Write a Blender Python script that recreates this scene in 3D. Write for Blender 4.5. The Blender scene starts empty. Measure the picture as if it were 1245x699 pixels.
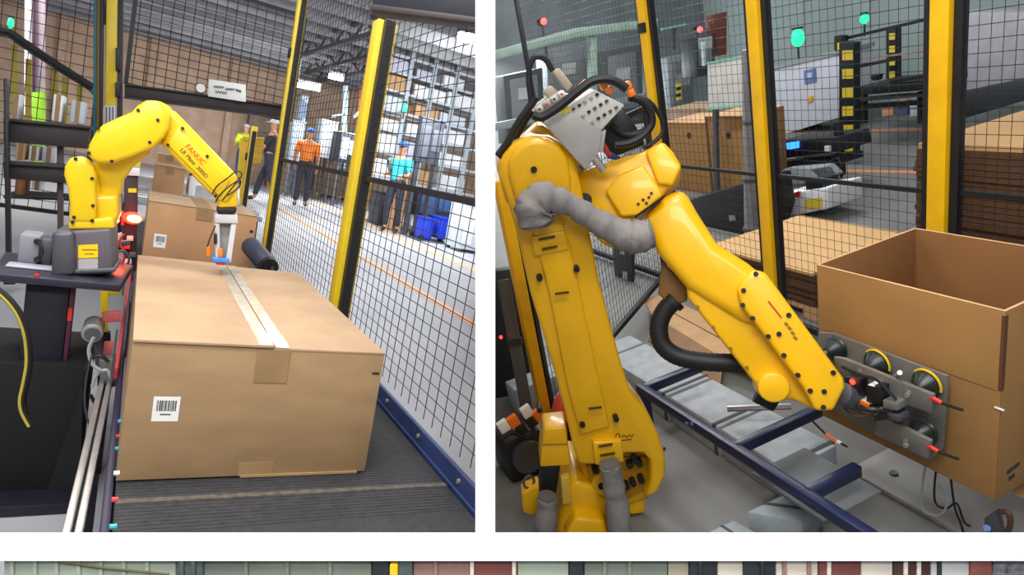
import bpy, bmesh, math, random
from mathutils import Vector, Matrix
random.seed(7)
scene = bpy.context.scene
COL = scene.collection
V = Vector

# ------------------------------------------------------------------ camera
F, CX, CY, W, H = 800.0, 622.5, 349.5, 1245.0, 699.0
PITCH = math.radians(13.3)
CAMZ = 1.6
cp, sp = math.cos(PITCH), math.sin(PITCH)
# columns: camera right, camera down, camera forward, in world axes
C2W = Matrix(((1, 0, 0), (0, -sp, cp), (0, -cp, -sp)))
CAMLOC = V((0, 0, CAMZ))
cam_data = bpy.data.cameras.new('camera')
cam = bpy.data.objects.new('camera', cam_data)
COL.objects.link(cam)
cam_data.sensor_fit = 'HORIZONTAL'
cam_data.sensor_width = 36.0
cam_data.lens = 36.0 * F / W
cam_data.clip_start = 0.05
cam_data.clip_end = 200
cam.location = CAMLOC
cam.rotation_euler = (math.pi / 2 - PITCH, 0, 0)
scene.camera = cam

# ------------------------------------------------------------------ world, colour
world = bpy.data.worlds.new('world')
scene.world = world
world.use_nodes = True
world.node_tree.nodes['Background'].inputs[0].default_value = (0.80, 0.87, 1.0, 1)
world.node_tree.nodes['Background'].inputs[1].default_value = 0.30
vs = scene.view_settings
vs.view_transform = 'Standard'
vs.look = 'None'
vs.gamma = 1.0
vs.use_curve_mapping = False
vs.exposure = 0.0


class Bay:
    """A rigid place: local x right, y away, z up from its floor; the camera stands h above the floor over the origin."""
    def __init__(self, R, h, side=0):
        self.R = Matrix(R)
        self.RT = self.R.transposed()
        self.h = h
        self.side = side
        m = C2W @ self.R
        off = CAMLOC - m @ V((0, 0, h))
        self.M = Matrix.Translation(off) @ m.to_4x4()

    def ray(self, px, py):
        return self.RT @ V(((px - CX) / F, (py - CY) / F, 1.0))

    def at(self, px, py, x=None, y=None, z=None, d=None):
        r = self.ray(px, py)
        k = x / r.x if x is not None else y / r.y if y is not None else (z - self.h) / r.z if z is not None else d
        return r * k + V((0, 0, self.h))

    def on(self, px, py, P, N):
        r = self.ray(px, py)
        o = V((0, 0, self.h))
        k = (P - o).dot(N) / r.dot(N)
        return o + r * k

    def plane(self):
        """Face of the white partition on this bay's side: local point and outward (into the wall) normal."""
        if self.side < 0:
            p, n = V((-0.0556, 0, 1)), V((1, 0, 0.0406))
        else:
            p, n = V((-0.0256, 0, 1)), V((-1, 0, -0.0406))
        n.normalize()
        p = p - n * 0.006
        return self.RT @ p + V((0, 0, self.h)), self.RT @ n


L = Bay(((0.8580, -0.4768, 0.1909), (0.1023, -0.2056, -0.9733), (0.5033, 0.8546, -0.1277)), 1.05, -1)
R = Bay(((0.3904, 0.9016, -0.1864), (0.2297, -0.2914, -0.9286), (-0.8916, 0.3197, -0.3208)), 1.75, 1)
FR = Bay(((1, 0, 0), (0, 0, -1), (0, 1, 0)), 1.0)      # the partition and the ledge under both bays


def lamp(bay, name, loc, target, size, energy, col=(1, 1, 1)):
    d = bpy.data.lights.new(name, 'AREA')
    d.shape = 'RECTANGLE'
    d.size, d.size_y = size
    d.energy = energy
    d.color = col
    o = bpy.data.objects.new(name, d)
    COL.objects.link(o)
    q = (V(target) - V(loc)).to_track_quat('-Z', 'Y').to_matrix().to_4x4()
    o.matrix_world = bay.M @ Matrix.Translation(V(loc)) @ q
    return o


# rows of ceiling lamps over the two cells (their fixtures are above the frame), and one rack fill
lamp(L, 'ceiling_or_fill_light', (0.2, 1.6, 3.3), (0.3, 1.9, 0), (1.6, 0.4), 50, (1, 0.98, 0.95))
lamp(L, 'ceiling_or_fill_light', (-1.6, 0.4, 3.3), (0.2, 2.4, 0.4), (1.6, 0.4), 42, (1, 0.98, 0.95))
lamp(L, 'ceiling_or_fill_light', (2.6, 5.0, 3.3), (2.2, 5.0, 0), (2.4, 0.5), 95, (0.95, 0.98, 1))
lamp(L, 'ceiling_or_fill_light', (3.4, 10.5, 3.3), (3.6, 10.8, 0), (4.0, 0.8), 330, (0.95, 0.98, 1))
lamp(L, 'ceiling_or_fill_light', (3.4, 16.5, 3.3), (3.4, 17.5, 0), (5.0, 0.8), 520, (0.95, 0.98, 1))
lamp(L, 'ceiling_or_fill_light', (6.2, 10.8, 3.3), (7.6, 14.5, 1.4), (3.0, 0.5), 380, (0.95, 0.98, 1))  # fill light added to brighten the tall storage rack
lamp(L, 'ceiling_or_fill_light', (-3.4, 8.5, 3.3), (-2.4, 12, 1.0), (2.4, 0.5), 260, (1, 0.97, 0.92))
lamp(R, 'ceiling_or_fill_light', (-0.4, 0.5, 3.6), (-1.8, 1.2, 0.6), (1.6, 0.4), 50, (1, 0.97, 0.92))
lamp(R, 'ceiling_or_fill_light', (-3.6, 0.2, 3.8), (-2.2, 1.0, 0.6), (1.6, 0.4), 34, (1, 0.97, 0.92))
lamp(R, 'ceiling_or_fill_light', (-5.4, 5.2, 3.8), (-5.2, 5.6, 0), (3.0, 0.5), 95, (0.93, 0.98, 1))
lamp(R, 'ceiling_or_fill_light', (-8.5, 3.2, 3.8), (-9.6, 4.2, 0.8), (3.0, 0.5), 95, (0.93, 0.98, 1))


lamp(FR, 'ceiling_or_fill_light', (0.0, -0.45, 1.8), (0.0, 1.0, 0.85), (2.0, 0.4), 31, (1, 0.99, 0.97))   # added fill light by the camera, whitens the partition and bay fronts


# ------------------------------------------------------------------ materials
def lin(h):
    c = [int(h[i:i + 2], 16) / 255 for i in (0, 2, 4)]
    return tuple(x / 12.92 if x <= 0.04045 else ((x + 0.055) / 1.055) ** 2.4 for x in c) + (1,)


MATS = {}


def mat(name, hexa, rough=0.5, metal=0.0, var=0.12, scale=6.0, bump=0.0, bscale=60.0, emit=0.0, coat=0.0, stretch=(1, 1, 1), alpha=1.0, hex2=None, trans=0.0):
    if name in MATS:
        return MATS[name]
    m = bpy.data.materials.new(name)
    m.use_nodes = True
    nt = m.node_tree
    b = nt.nodes['Principled BSDF']
    b.inputs['Roughness'].default_value = rough
    b.inputs['Metallic'].default_value = metal
    b.inputs['Coat Weight'].default_value = coat
    b.inputs['Alpha'].default_value = alpha
    b.inputs['Transmission Weight'].default_value = trans
    c = lin(hexa)
    tc = nt.nodes.new('ShaderNodeTexCoord')
    mp = nt.nodes.new('ShaderNodeMapping')
    mp.inputs['Scale'].default_value = stretch
    nt.links.new(tc.outputs['Object'], mp.inputs['Vector'])
    nz = nt.nodes.new('ShaderNodeTexNoise')
    nz.inputs['Scale'].default_value = scale
    nz.inputs['Detail'].default_value = 5
    nt.links.new(mp.outputs[0], nz.inputs['Vector'])
    rp = nt.nodes.new('ShaderNodeValToRGB')
    lo = lin(hex2) if hex2 else tuple(x * (1 - var) for x in c[:3]) + (1,)
    hi = c if hex2 else tuple(min(1, x * (1 + var)) for x in c[:3]) + (1,)
    rp.color_ramp.elements[0].position = 0.3
    rp.color_ramp.elements[1].position = 0.7
    rp.color_ramp.elements[0].color = lo
    rp.color_ramp.elements[1].color = hi
    nt.links.new(nz.outputs['Fac'], rp.inputs['Fac'])
    nt.links.new(rp.outputs['Color'], b.inputs['Base Color'])
    if bump > 0:
        n2 = nt.nodes.new('ShaderNodeTexNoise')
        n2.inputs['Scale'].default_value = bscale
        nt.links.new(mp.outputs[0], n2.inputs['Vector'])
        bp = nt.nodes.new('ShaderNodeBump')
        bp.inputs['Strength'].default_value = bump
        bp.inputs['Distance'].default_value = 0.004
        nt.links.new(n2.outputs['Fac'], bp.inputs['Height'])
        nt.links.new(bp.outputs['Normal'], b.inputs['Normal'])
    if emit > 0:
        b.inputs['Emission Color'].default_value = c
        b.inputs['Emission Strength'].default_value = emit
    MATS[name] = m
    return m


YEL_L = mat('robot_yellow_bright', 'EBC40E', 0.32, 0, 0.05, 8, coat=0.3)
YEL_R = mat('robot_yellow_deep', 'F0B600', 0.36, 0, 0.07, 6, coat=0.25)
YEL_P = mat('post_yellow', 'E2C21E', 0.4, 0, 0.08, 10)
YEL_PR = mat('post_yellow_warm', 'EFB70A', 0.4, 0, 0.08, 10)
BLACK = mat('black_powder_coat', '16171B', 0.5)
WIRE = mat('black_wire', '1B1C22', 0.5)
NAVY = mat('navy_paint', '100F1E', 0.45, 0, 0.2)
NAVYB = mat('navy_blue_rail', '27355F', 0.4, 0, 0.2, 12)
NAVYR = mat('navy_frame', '1C2444', 0.35, 0, 0.2, 12)
RUB = mat('black_rubber', '141416', 0.55)
BELT = mat('conveyor_belt', '303034', 0.6, 0, 0.3, 60, 0.5, 400)
BELTS = mat('belt_seam_worn', '575049', 0.7, 0, 0.4, 60, 0.2, 200)
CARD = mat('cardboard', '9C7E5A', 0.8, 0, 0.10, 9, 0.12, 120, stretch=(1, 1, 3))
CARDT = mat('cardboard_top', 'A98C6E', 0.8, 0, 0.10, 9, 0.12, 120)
CARD2 = mat('cardboard_far', 'BC8F66', 0.8, 0, 0.08, 8)
CARDR = mat('cardboard_kraft', '9A713E', 0.8, 0, 0.09, 5, 0.1, 120)
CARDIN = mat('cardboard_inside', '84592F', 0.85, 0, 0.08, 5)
CARDE = mat('cardboard_cut_edge', 'D0A377', 0.9)
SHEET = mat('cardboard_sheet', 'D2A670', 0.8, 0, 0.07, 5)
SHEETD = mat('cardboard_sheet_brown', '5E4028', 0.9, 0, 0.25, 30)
TAPE = mat('clear_tape', 'D6CAB6', 0.10, 0, 0.12, 25, 0.5, 30, coat=0.8)
TAPE2 = mat('matt_tape', '987A54', 0.5, 0, 0.1, 14)
PAPER = mat('white_paper', 'ECEBE8', 0.7, 0, 0.03)
INK = mat('black_ink', '2A2A2E', 0.8)
REDINK = mat('red_ink', 'D2402A', 0.7)
GREYB = mat('robot_base_grey', '5C575E', 0.5, 0, 0.08)
GREYD = mat('dark_grey_metal', '55565C', 0.45, 0.3)
ALU = mat('aluminium', 'BEBBB9', 0.35, 0.7, 0.12, 20)
STEEL = mat('brushed_steel', '9B9A98', 0.4, 0.6, 0.15, 12)
LGREY = mat('light_grey_paint', 'A9ADB4', 0.5)
WHITE = mat('white_paint', 'E9EAEC', 0.6, 0, 0.03)
WALLW = mat('white_wall_paint', 'FBFBFB', 0.85, 0, 0.01)
CLOTH = mat('grey_sleeve_cloth', '8A8582', 0.9, 0, 0.2, 14, 0.9, 26)
VALVE = mat('valve_block_grey', 'A5A19C', 0.5, 0.1, 0.1, 20)
VALVW = mat('valve_body_white', 'C9C5BC', 0.5)
ORANGE = mat('orange_plastic', 'F27A1C', 0.45)
REDP = mat('red_plastic', 'D63226', 0.4)
PINK = mat('pink_lit_red_paint', 'E4706E', 0.5)  # plates' red paint with the red lamp's light put into the colour
BLUE = mat('blue_plastic', '1E3FD0', 0.4, 0, 0.15)
TEAL = mat('teal_paint', '1F6B78', 0.5)
BROWNB = mat('brown_black_steel', '2E2527', 0.55, 0, 0.25, 10)
BLOCK = mat('grey_block_paint', 'AEB3B8', 0.6, 0, 0.15, 14, 0.15, 60)
BLOCKD = mat('grey_block_joint', '4C4D4E', 0.7)
FLOORL = mat('concrete_pale', 'A6A6AA', 0.5, 0, 0.10, 1.3, hex2='98989E')
FLOORR = mat('concrete_grey', '82807C', 0.55, 0, 0.15, 1.6, 0.1, 40, hex2='6E6C68')
STRIPE = mat('orange_floor_paint', 'E8A878', 0.6, 0, 0.15, 20)
STRIPER = mat('orange_floor_paint_bright', 'DD8E62', 0.6, 0, 0.15, 20)
TANW = mat('tan_wall', 'C8AA92', 0.85, 0, 0.18, 2.5)
CEILM = mat('grey_ceiling', 'C4C4C6', 0.8, 0, 0.15, 3)
MINT = mat('mint_wall', 'AFBDB9', 0.7, 0, 0.08, 1.0)
GREYW = mat('grey_machine', '84898B', 0.6, 0, 0.15, 2.0)
PANELW = mat('lilac_white_panel', 'CFCFD8', 0.6, 0, 0.04, 3)
GREEN_E = mat('green_lamp', '20E080', 0.4, emit=2.6)
RED_E = mat('red_lamp', 'FF2A1A', 0.4, emit=7)
WARM_E = mat('warm_lamp', 'FFC060', 0.4, emit=14)
BLUE_E = mat('blue_display', '2E7BFF', 0.4, emit=3)
TUBE_E = mat('lamp_tube', 'FFFFFF', 0.4, emit=6)
SKIN = mat('skin', 'B98563', 0.55)
OSH = mat('orange_shirt', 'F07A1E', 0.8)
DSH = mat('dark_shirt', '26262E', 0.85)
TSH = mat('teal_shirt', '35B6C8', 0.8)
HSH = mat('hi_vis_vest', 'C8E83A', 0.7)
PANT = mat('dark_trousers', '2B2E3C', 0.85)
JEAN = mat('blue_jeans', '38486E', 0.85)
SHOE = mat('shoe', '1A1A1C', 0.6)
CAPB = mat('blue_cap', '2458B8', 0.7)
CAPW = mat('pale_cap', 'B9B4B4', 0.7)
RUST = mat('red_steel', '7E4438', 0.6)
PURP = mat('purple_steel', '5A3A50', 0.5)
LILAC = mat('pale_pink_column', 'CDB9C4', 0.6)
LIME = mat('lime_paint', '9AD42A', 0.6)
DKGRN = mat('sucker_green_black', '1C2622', 0.3)


# ------------------------------------------------------------------ mesh builder
class MB:
    def __init__(self):
        self.v, self.f = [], []

    def add(self, vs_, fs):
        b = len(self.v)
        self.v += [V(p) for p in vs_]
        self.f += [tuple(b + i for i in q) for q in fs]
        return self

    def obox(self, c, ux, uy, uz):
        c, ux, uy, uz = V(c), V(ux), V(uy), V(uz)
        vv = [c + ux * a + uy * b + uz * d for d in (-1, 1) for b in (-1, 1) for a in (-1, 1)]
        return self.add(vv, [(0, 2, 3, 1), (4, 5, 7, 6), (0, 1, 5, 4), (2, 6, 7, 3), (0, 4, 6, 2), (1, 3, 7, 5)])

    def box(self, lo, hi):
        lo, hi = V(lo), V(hi)
        h = (hi - lo) / 2
        return self.obox((lo + hi) / 2, (h.x, 0, 0), (0, h.y, 0), (0, 0, h.z))

    def bar(self, a, b, w, h, up=(0, 0, 1)):
        a, b, up = V(a), V(b), V(up)
        d = (b - a).normalized()
        s = d.cross(up)
        if s.length < 1e-4:
            s = d.cross(V((1, 0, 0)))
        s.normalize()
        u = s.cross(d)
        return self.obox((a + b) / 2, (b - a) / 2, s * (w / 2), u * (h / 2))

    def prism(self, pts, off):
        pts, off = [V(p) for p in pts], V(off)
        n = len(pts)
        return self.add(pts + [p + off for p in pts],
                        [tuple(range(n)), tuple(range(2 * n - 1, n - 1, -1))] +
                        [(i, i + n, (i + 1) % n + n, (i + 1) % n) for i in range(n)])

    def loft(self, rings):
        n = len(rings[0])
        vv = [p for r in rings for p in r]
        fs = [tuple(range(n - 1, -1, -1)), tuple((len(rings) - 1) * n + i for i in range(n))]
        for k in range(len(rings) - 1):
            for i in range(n):
                j = (i + 1) % n
                fs.append((k * n + i, k * n + j, (k + 1) * n + j, (k + 1) * n + i))
        return self.add(vv, fs)

    def tube(self, pts, r, n=8):
        pts = [V(p) for p in pts]
        rs = r if isinstance(r, (list, tuple)) else [r] * len(pts)
        rings = []
        ref = None
        for i, p in enumerate(pts):
            d = (pts[min(i + 1, len(pts) - 1)] - pts[max(i - 1, 0)]).normalized()
            if ref is None:
                ref = d.cross(V((0, 0, 1)))
                if ref.length < 0.1:
                    ref = d.cross(V((1, 0, 0)))
            ref = (ref - d * ref.dot(d)).normalized()
            w = d.cross(ref)
            rings.append([p + (ref * math.cos(t) + w * math.sin(t)) * rs[i] for t in [2 * math.pi * k / n for k in range(n)]])
        return self.loft(rings)

    def cyl(self, a, b, r, r2=None, n=16):
        return self.tube([a, b], [r, r if r2 is None else r2], n)

    def wire(self, a, b, r, bay=None):
        a, b = V(a), V(b)
        if bay is not None:
            p, n = bay.plane()
            da, db = (a - p).dot(n), (b - p).dot(n)
            if da > 0 and db > 0:
                return self
            if da > 0:
                a = a + (b - a) * (da / (da - db))
            elif db > 0:
                b = b + (a - b) * (db / (db - da))
        if (b - a).length < 1e-4:
            return self
        return self.tube([a, b], r, 4)

    def ball(self, c, r, n=10, m=7, sc=(1, 1, 1)):
        c = V(c)
        rings = []
        for k in range(m + 1):
            t = math.pi * (0.03 + 0.94 * k / m)
            rings.append([c + V((math.sin(t) * math.cos(2 * math.pi * i / n) * r * sc[0],
                                 math.sin(t) * math.sin(2 * math.pi * i / n) * r * sc[1], -math.cos(t) * r * sc[2])) for i in range(n)])
        return self.loft(rings)

    def mesh(self, name, base=(0, 0, 0), bevel=0.0, seg=2, clip=None, ang=35):
        base = V(base)
        bm = bmesh.new()
        vv = [bm.verts.new(p - base) for p in self.v]
        for q in self.f:
            try:
                bm.faces.new([vv[i] for i in q])
            except ValueError:
                pass
        bmesh.ops.recalc_face_normals(bm, faces=bm.faces[:])
        if clip is not None:
            p, n = clip.plane()
            bmesh.ops.bisect_plane(bm, geom=bm.verts[:] + bm.edges[:] + bm.faces[:], plane_co=p - base, plane_no=n, clear_outer=True)
        if bevel > 0:
            es = [e for e in bm.edges if len(e.link_faces) == 2 and e.calc_face_angle(0) > math.radians(ang)]
            if es:
                bmesh.ops.bevel(bm, geom=es, offset=bevel, segments=seg, profile=0.5, affect='EDGES', clamp_overlap=True)
        me = bpy.data.meshes.new(name)
        bm.to_mesh(me)
        bm.free()
        for p in me.polygons:
            p.use_smooth = True
        me.set_sharp_from_angle(angle=math.radians(38))
        return me


class Thing:
    """A top-level Empty at the thing's base and its mesh parts; verts are given in the bay's local axes."""
    def __init__(self, bay, name, label, cat, base, group=None, kind=None):
        self.bay, self.base = bay, V(base)
        o = bpy.data.objects.new(name, None)
        COL.objects.link(o)
        o.matrix_world = bay.M @ Matrix.Translation(self.base)
        if label:
            o['label'] = label
            o['category'] = cat
        if group:
            o['group'] = group
        if kind:
            o['kind'] = kind
        self.o = o

    def part(self, name, mb, m, parent=None, bevel=0.0, seg=2, label=None, kind=None, clip=False):
        me = mb.mesh(name, self.base, bevel, seg, self.bay if clip else None)
        return self.link(name, me, m, parent, label, kind)

    def link(self, name, me, m, parent=None, label=None, kind=None):
        if m is not None:
            me.materials.clear()
            me.materials.append(m)
        o = bpy.data.objects.new(name, me)
        COL.objects.link(o)
        o.parent = parent or self.o
        if label:
            o['label'] = label
        if kind:
            o['kind'] = kind
        return o


def single(bay, name, mb, m, label=None, cat=None, group=None, kind=None, bevel=0.0, clip=False, base=None, seg=2):
    """A thing that is one mesh."""
    if base is None:
        lo = V((min(p.x for p in mb.v), min(p.y for p in mb.v), min(p.z for p in mb.v)))
        hi = V((max(p.x for p in mb.v), max(p.y for p in mb.v), max(p.z for p in mb.v)))
        base = V(((lo.x + hi.x) / 2, (lo.y + hi.y) / 2, lo.z))
    me = mb.mesh(name, base, bevel, seg, bay if clip else None)
    me.materials.append(m)
    o = bpy.data.objects.new(name, me)
    COL.objects.link(o)
    o.matrix_world = bay.M @ Matrix.Translation(V(base))
    if label:
        o['label'] = label
        o['category'] = cat
    if group:
        o['group'] = group
    if kind:
        o['kind'] = kind
    return o


def text_mesh(body, size, origin, ux, uy, depth=0.0006):
    """Lettering as a thin mesh: origin, writing direction ux and up uy in local axes."""
    c = bpy.data.curves.new('lettering', 'FONT')
    c.body = body
    c.size = size
    c.extrude = depth
    c.align_x = 'LEFT'
    o = bpy.data.objects.new('lettering', c)
    COL.objects.link(o)
    dg = bpy.context.evaluated_depsgraph_get()
    me = bpy.data.meshes.new_from_object(o.evaluated_get(dg))
    bpy.data.objects.remove(o)
    bpy.data.curves.remove(c)
    ux, uy = V(ux).normalized(), V(uy).normalized()
    uz = ux.cross(uy)
    mb = MB()
    mb.add([V(origin) + ux * v.co.x + uy * v.co.y + uz * v.co.z for v in me.vertices], [tuple(p.vertices) for p in me.polygons])
    bpy.data.meshes.remove(me)
    return mb


def capsule(c0, r0, c1, r1, n=9):
    """Outline in pixels round two circles."""
    a = math.atan2(c1[1] - c0[1], c1[0] - c0[0])
    d = math.hypot(c1[0] - c0[0], c1[1] - c0[1])
    k = math.acos(max(-1, min(1, (r0 - r1) / d)))
    out = []
    for i in range(n + 1):
        t = a + k + (2 * math.pi - 2 * k) * i / n
        out.append((c0[0] + r0 * math.cos(t), c0[1] + r0 * math.sin(t)))
    for i in range(n + 1):
        t = a - k + 2 * k * i / n
        out.append((c1[0] + r1 * math.cos(t), c1[1] + r1 * math.sin(t)))
    return out


def plate(bay, pts, P, N, off, th):
    """A slab whose front face lies on the plane through P + N*off and whose back is th behind it."""
    N = V(N).normalized()
    Q = V(P) + N * off
    return MB().prism([bay.on(x, y, Q, N) for x, y in pts], N * -th)


def smooth_path(pts, n=6):
    pts = [V(p) for p in pts]
    out = []
    for i in range(len(pts) - 1):
        p0, p1, p2, p3 = pts[max(i - 1, 0)], pts[i], pts[i + 1], pts[min(i + 2, len(pts) - 1)]
        for k in range(n):
            t = k / n
            out.append(0.5 * ((2 * p1) + (p2 - p0) * t + (2 * p0 - 5 * p1 + 4 * p2 - p3) * t * t + (3 * p1 - p0 - 3 * p2 + p3) * t ** 3))
    out.append(pts[-1])
    return out

# ================================================================== white border strips, built as an added partition and ledge between the bays
pw = MB()
prof = [(1.0, 2.2), (30, 2.2), (30, -2.0), (1.10, -2.0), (1.10, 0.58), (1.0, 0.58)]
for_l = [V((-0.0556 - 0.0406 * (y - 1), y, z + 0.0)) for y, z in prof]
pw.prism(for_l, V((0.030, 0, 0)))
single(FR, 'wall_border', pw, WALLW, kind='structure')
lb = MB()
x0, x1 = -1.05, 1.05
zt = 1 - (651 - CY) / F
zb = 1 - (677 - CY) / F
lb.box((x0, 0.985, zb), (x1, 1.012, zt))
single(FR, 'trim_1', lb, WALLW, kind='structure')

# strip of doors, posts and panels standing under the ledge
GP = mat('pale_green_siding', '9BA593', 0.6, 0, 0.10, 20)
GPD = mat('grey_green_siding', '717A6C', 0.6, 0, 0.15, 20)
DTL = mat('dark_teal_grey', '48524F', 0.6, 0, 0.2, 20)
MAR = mat('maroon_steel', '76403A', 0.6, 0, 0.15, 20)
ROS = mat('rose_brown_board', '8E6C62', 0.7, 0, 0.15, 20)
CRM = mat('cream_panel', 'CFC6B6', 0.6, 0, 0.08, 20)
PGY = mat('pale_grey_panel', 'BBBBB9', 0.6, 0, 0.10, 20)
DKG = mat('charcoal_panel', '202427', 0.6, 0, 0.2, 20)


def fx(px, y):
    return (px - CX) / F * y


def strip(px0, px1, m, name, label, cat, y=0.995, depth=0.02, top=677.4, ribs=None, ribm=None, extra=None):
    zt_ = min(zb - 0.0008, 1 - (top - CY) / F * y)
    t = Thing(FR, name, label, cat, (fx((px0 + px1) / 2, y), y, 0.30), group=None)
    b = t.part('panel', MB().box((fx(px0, y) + 0.0006, y, 0.30), (fx(px1, y) - 0.0006, y + depth, zt_)), m, bevel=0.002)
    if ribs:
        for q in ribs:
            t.part('rib', MB().box((fx(q, y) - 0.003, y - 0.004, 0.30), (fx(q, y) + 0.003, y, zt_)), ribm or m, parent=b, bevel=0.001)
    return t, b


t, b = strip(4, 214, GP, 'metal_siding', 'pale green ribbed siding at the lower left corner under the white ledge', 'siding', ribs=[16, 44, 70, 97, 124, 152, 180])
seam = [FR.at(x, y, y=0.9895) for x, y in ((20, 678), (52, 680), (90, 685), (125, 690), (165, 694), (205, 698))]
t.part('seam_strip', MB().tube(seam, 0.0018, 5), mat('brown_seam', '6A6248', 0.8), parent=b)
strip(214, 247, DTL, 'corner_post', 'dark teal grey corner post beside the pale green siding', 'post', y=0.990, ribs=[222, 236])
strip(247, 452, GPD, 'metal_siding', 'grey green siding between teal corner post and black post', 'siding', ribs=[300, 350, 402])
strip(452, 473, DKG, 'black_post', 'black post left of the small yellow strip', 'post', y=0.990)
strip(473, 484, YEL_P, 'yellow_strip', 'small yellow strip between black and dark posts', 'strip', y=0.987, top=686)
strip(484, 502, DTL, 'dark_post', 'dark post right of the small yellow strip', 'post', y=0.990)
strip(502, 572, ROS, 'board', 'rose brown board left of the maroon panels', 'board', ribs=[530])
strip(572, 629, MAR, 'maroon_cupboard', 'maroon panel with pale edge under the partition', 'panel', ribs=[574, 625], ribm=CRM)
strip(629, 692, GP, 'locker_door', 'pale green door right of maroon panel', 'door')
strip(692, 710, DKG, 'black_post', 'narrow black post between two green doors', 'post', y=0.990)
strip(710, 812, GPD, 'locker_door', 'wide grey green door under the robot foot', 'door', ribs=[735, 765])
strip(812, 838, mat('tan_panel', 'A59C88', 0.6), 'tan_cupboard', 'narrow tan panel beside a black gap', 'panel')
strip(838, 872, DKG, 'black_post', 'wide black post left of the cream column', 'post', y=0.990, ribs=[851])
strip(872, 904, CRM, 'cream_column', 'cream column between two black posts', 'column')
strip(904, 943, DKG, 'black_post', 'black post right of the cream column', 'post', y=0.990, ribs=[926])
strip(943, 995, CRM, 'cream_cupboard', 'cream panel with brown seam left of a maroon door', 'panel', ribs=[953, 983], ribm=ROS)
strip(995, 1047, MAR, 'maroon_door', 'maroon door with white line near the lower right', 'door', ribs=[1007], ribm=CRM)
strip(1047, 1086, CRM, 'cream_cupboard', 'plain cream panel right of the maroon door', 'panel')
strip(1086, 1132, mat('dark_maroon', '4A2A2A', 0.6), 'slatted_cupboard', 'dark maroon slatted panel at the lower right', 'panel', ribs=[1100, 1116], ribm=CRM)
strip(1132, 1180, PGY, 'pale_cupboard', 'pale grey panel with a dark seam at the lower right', 'panel', ribs=[1141], ribm=DKG)
strip(1180, 1207, MAR, 'maroon_post', 'narrow maroon post near the lower right corner', 'post', y=0.990)
strip(1207, 1250, mat('mottled_grey', '6C6870', 0.7, 0, 0.6, 120), 'mottled_cupboard', 'mottled dark grey panel in the lower right corner', 'panel')

# ================================================================== LEFT BAY: shell
ZB = 0.38                                  # belt height
fl = single(L, 'floor', MB().box((-9, 0.95, -0.1), (24, 34, 0)), FLOORL, kind='structure', clip=True)
single(L, 'ceiling', MB().box((-9, 7.0, 3.95), (24, 34, 4.05)), CEILM, kind='structure', clip=True)
wb = Thing(L, 'wall_back', None, None, (3, 24, 0), kind='structure')
wb.part('wall_face', MB().box((-9, 24, 0), (22, 24.2, 3.95)), TANW, clip=True)
for i in range(9):
    wb.part('pilaster', MB().box((-7 + i * 2.3, 23.8, 0), (-6.8 + i * 2.3, 24, 3.95)), TANW, bevel=0.01)
for i in range(14):
    y = 8 + i * 1.15
    single(L, 'trim_%d' % (10 + i), MB().box((-8, y, 3.72), (9.0 + 0.0 * i, y + 0.12, 3.95)), mat('ceiling_beam_grey', '9C9CA0', 0.7), kind='structure', bevel=0.01, clip=True)


def floor_stripe(bay, p, q, w, m):
    a, b = bay.at(*p, z=0.0), bay.at(*q, z=0.0)
    a.z = b.z = 0.003
    return MB().bar(a, b, w, 0.004)


for p, q, w in (((341, 254), (590, 403), 0.10), ((377, 243), (590, 334), 0.13)):
    o = single(L, 'trim_5', floor_stripe(L, p, q, w, STRIPE), STRIPE, kind='structure', clip=True)


# ------------------------------------------------------------------ fences
def fence_panel(bay, p, q, z0, z1, mids, dh, dz, name, label, group, r=0.0016, frame=0.028, clip=False, rails=(True, True), stiles=(True, True), fm=None):
    p, q = V((p[0], p[1], 0)), V((q[0], q[1], 0))
    fm = fm or BLACK
    t = Thing(bay, name, label, 'fence', p + (q - p) / 2 + V((0, 0, z0)), group)
    d = (q - p).normalized()
    ln = (q - p).length
    Z = lambda z: V((0, 0, z))
    if stiles[0]:
        t.part('stile', MB().bar(p + Z(z0), p + Z(z1), frame, frame, d), fm, clip=clip)
    if stiles[1]:
        t.part('stile', MB().bar(q + Z(z0), q + Z(z1), frame, frame, d), fm, clip=clip)
    if rails[0]:
        t.part('bottom_rail', MB().bar(p + Z(z0), q + Z(z0), frame, frame), fm, clip=clip)
    if rails[1]:
        t.part('top_rail', MB().bar(p + Z(z1), q + Z(z1), frame, frame), fm, clip=clip)
    for mz in mids:
        t.part('middle_rail', MB().bar(p + Z(mz), q + Z(mz), 0.016, 0.02), fm, clip=clip)
    m = MB()
    cb = bay if clip else None
    k = dh / 2
    while k < ln:
        m.wire(p + d * k + Z(z0), p + d * k + Z(z1), r, cb)
        k += dh
    k = z0 + dz
    while k < z1:
        m.wire(p + Z(k), q + Z(k), r, cb)
        k += dz
    t.part('wire_mesh', m, WIRE, kind='stuff')
    return t


def fence_post(bay, a, b, w, m, label, group, side=(0, 1, 0), clamps=(0.8,)):
    """Square post from a to b, with a foot plate and clamps."""
    a, b = V(a), V(b)
    t = Thing(bay, 'fence_post', label, 'post', a, group)
    s = V(side)
    p = t.part('post_tube', MB().bar(a, b, w, w, s), m, bevel=0.004)
    t.part('foot_plate', MB().box(a + V((-w, -w, 0)), a + V((w, w, 0.012))), BLACK, bevel=0.002)
    ln = (b - a).length
    d = (b - a) / ln
    fr = s.cross(d)
    if fr.dot(V((0, 0, bay.h)) - a) < 0:
        fr = -fr
    for k in clamps:
        c = a + d * (ln * k)
        t.part('clamp', MB().obox(c + fr * (w * 0.5 + 0.004), s * (w * 0.5), fr * 0.006, d * 0.03), BLACK, parent=p, bevel=0.003)
    return t


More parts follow.
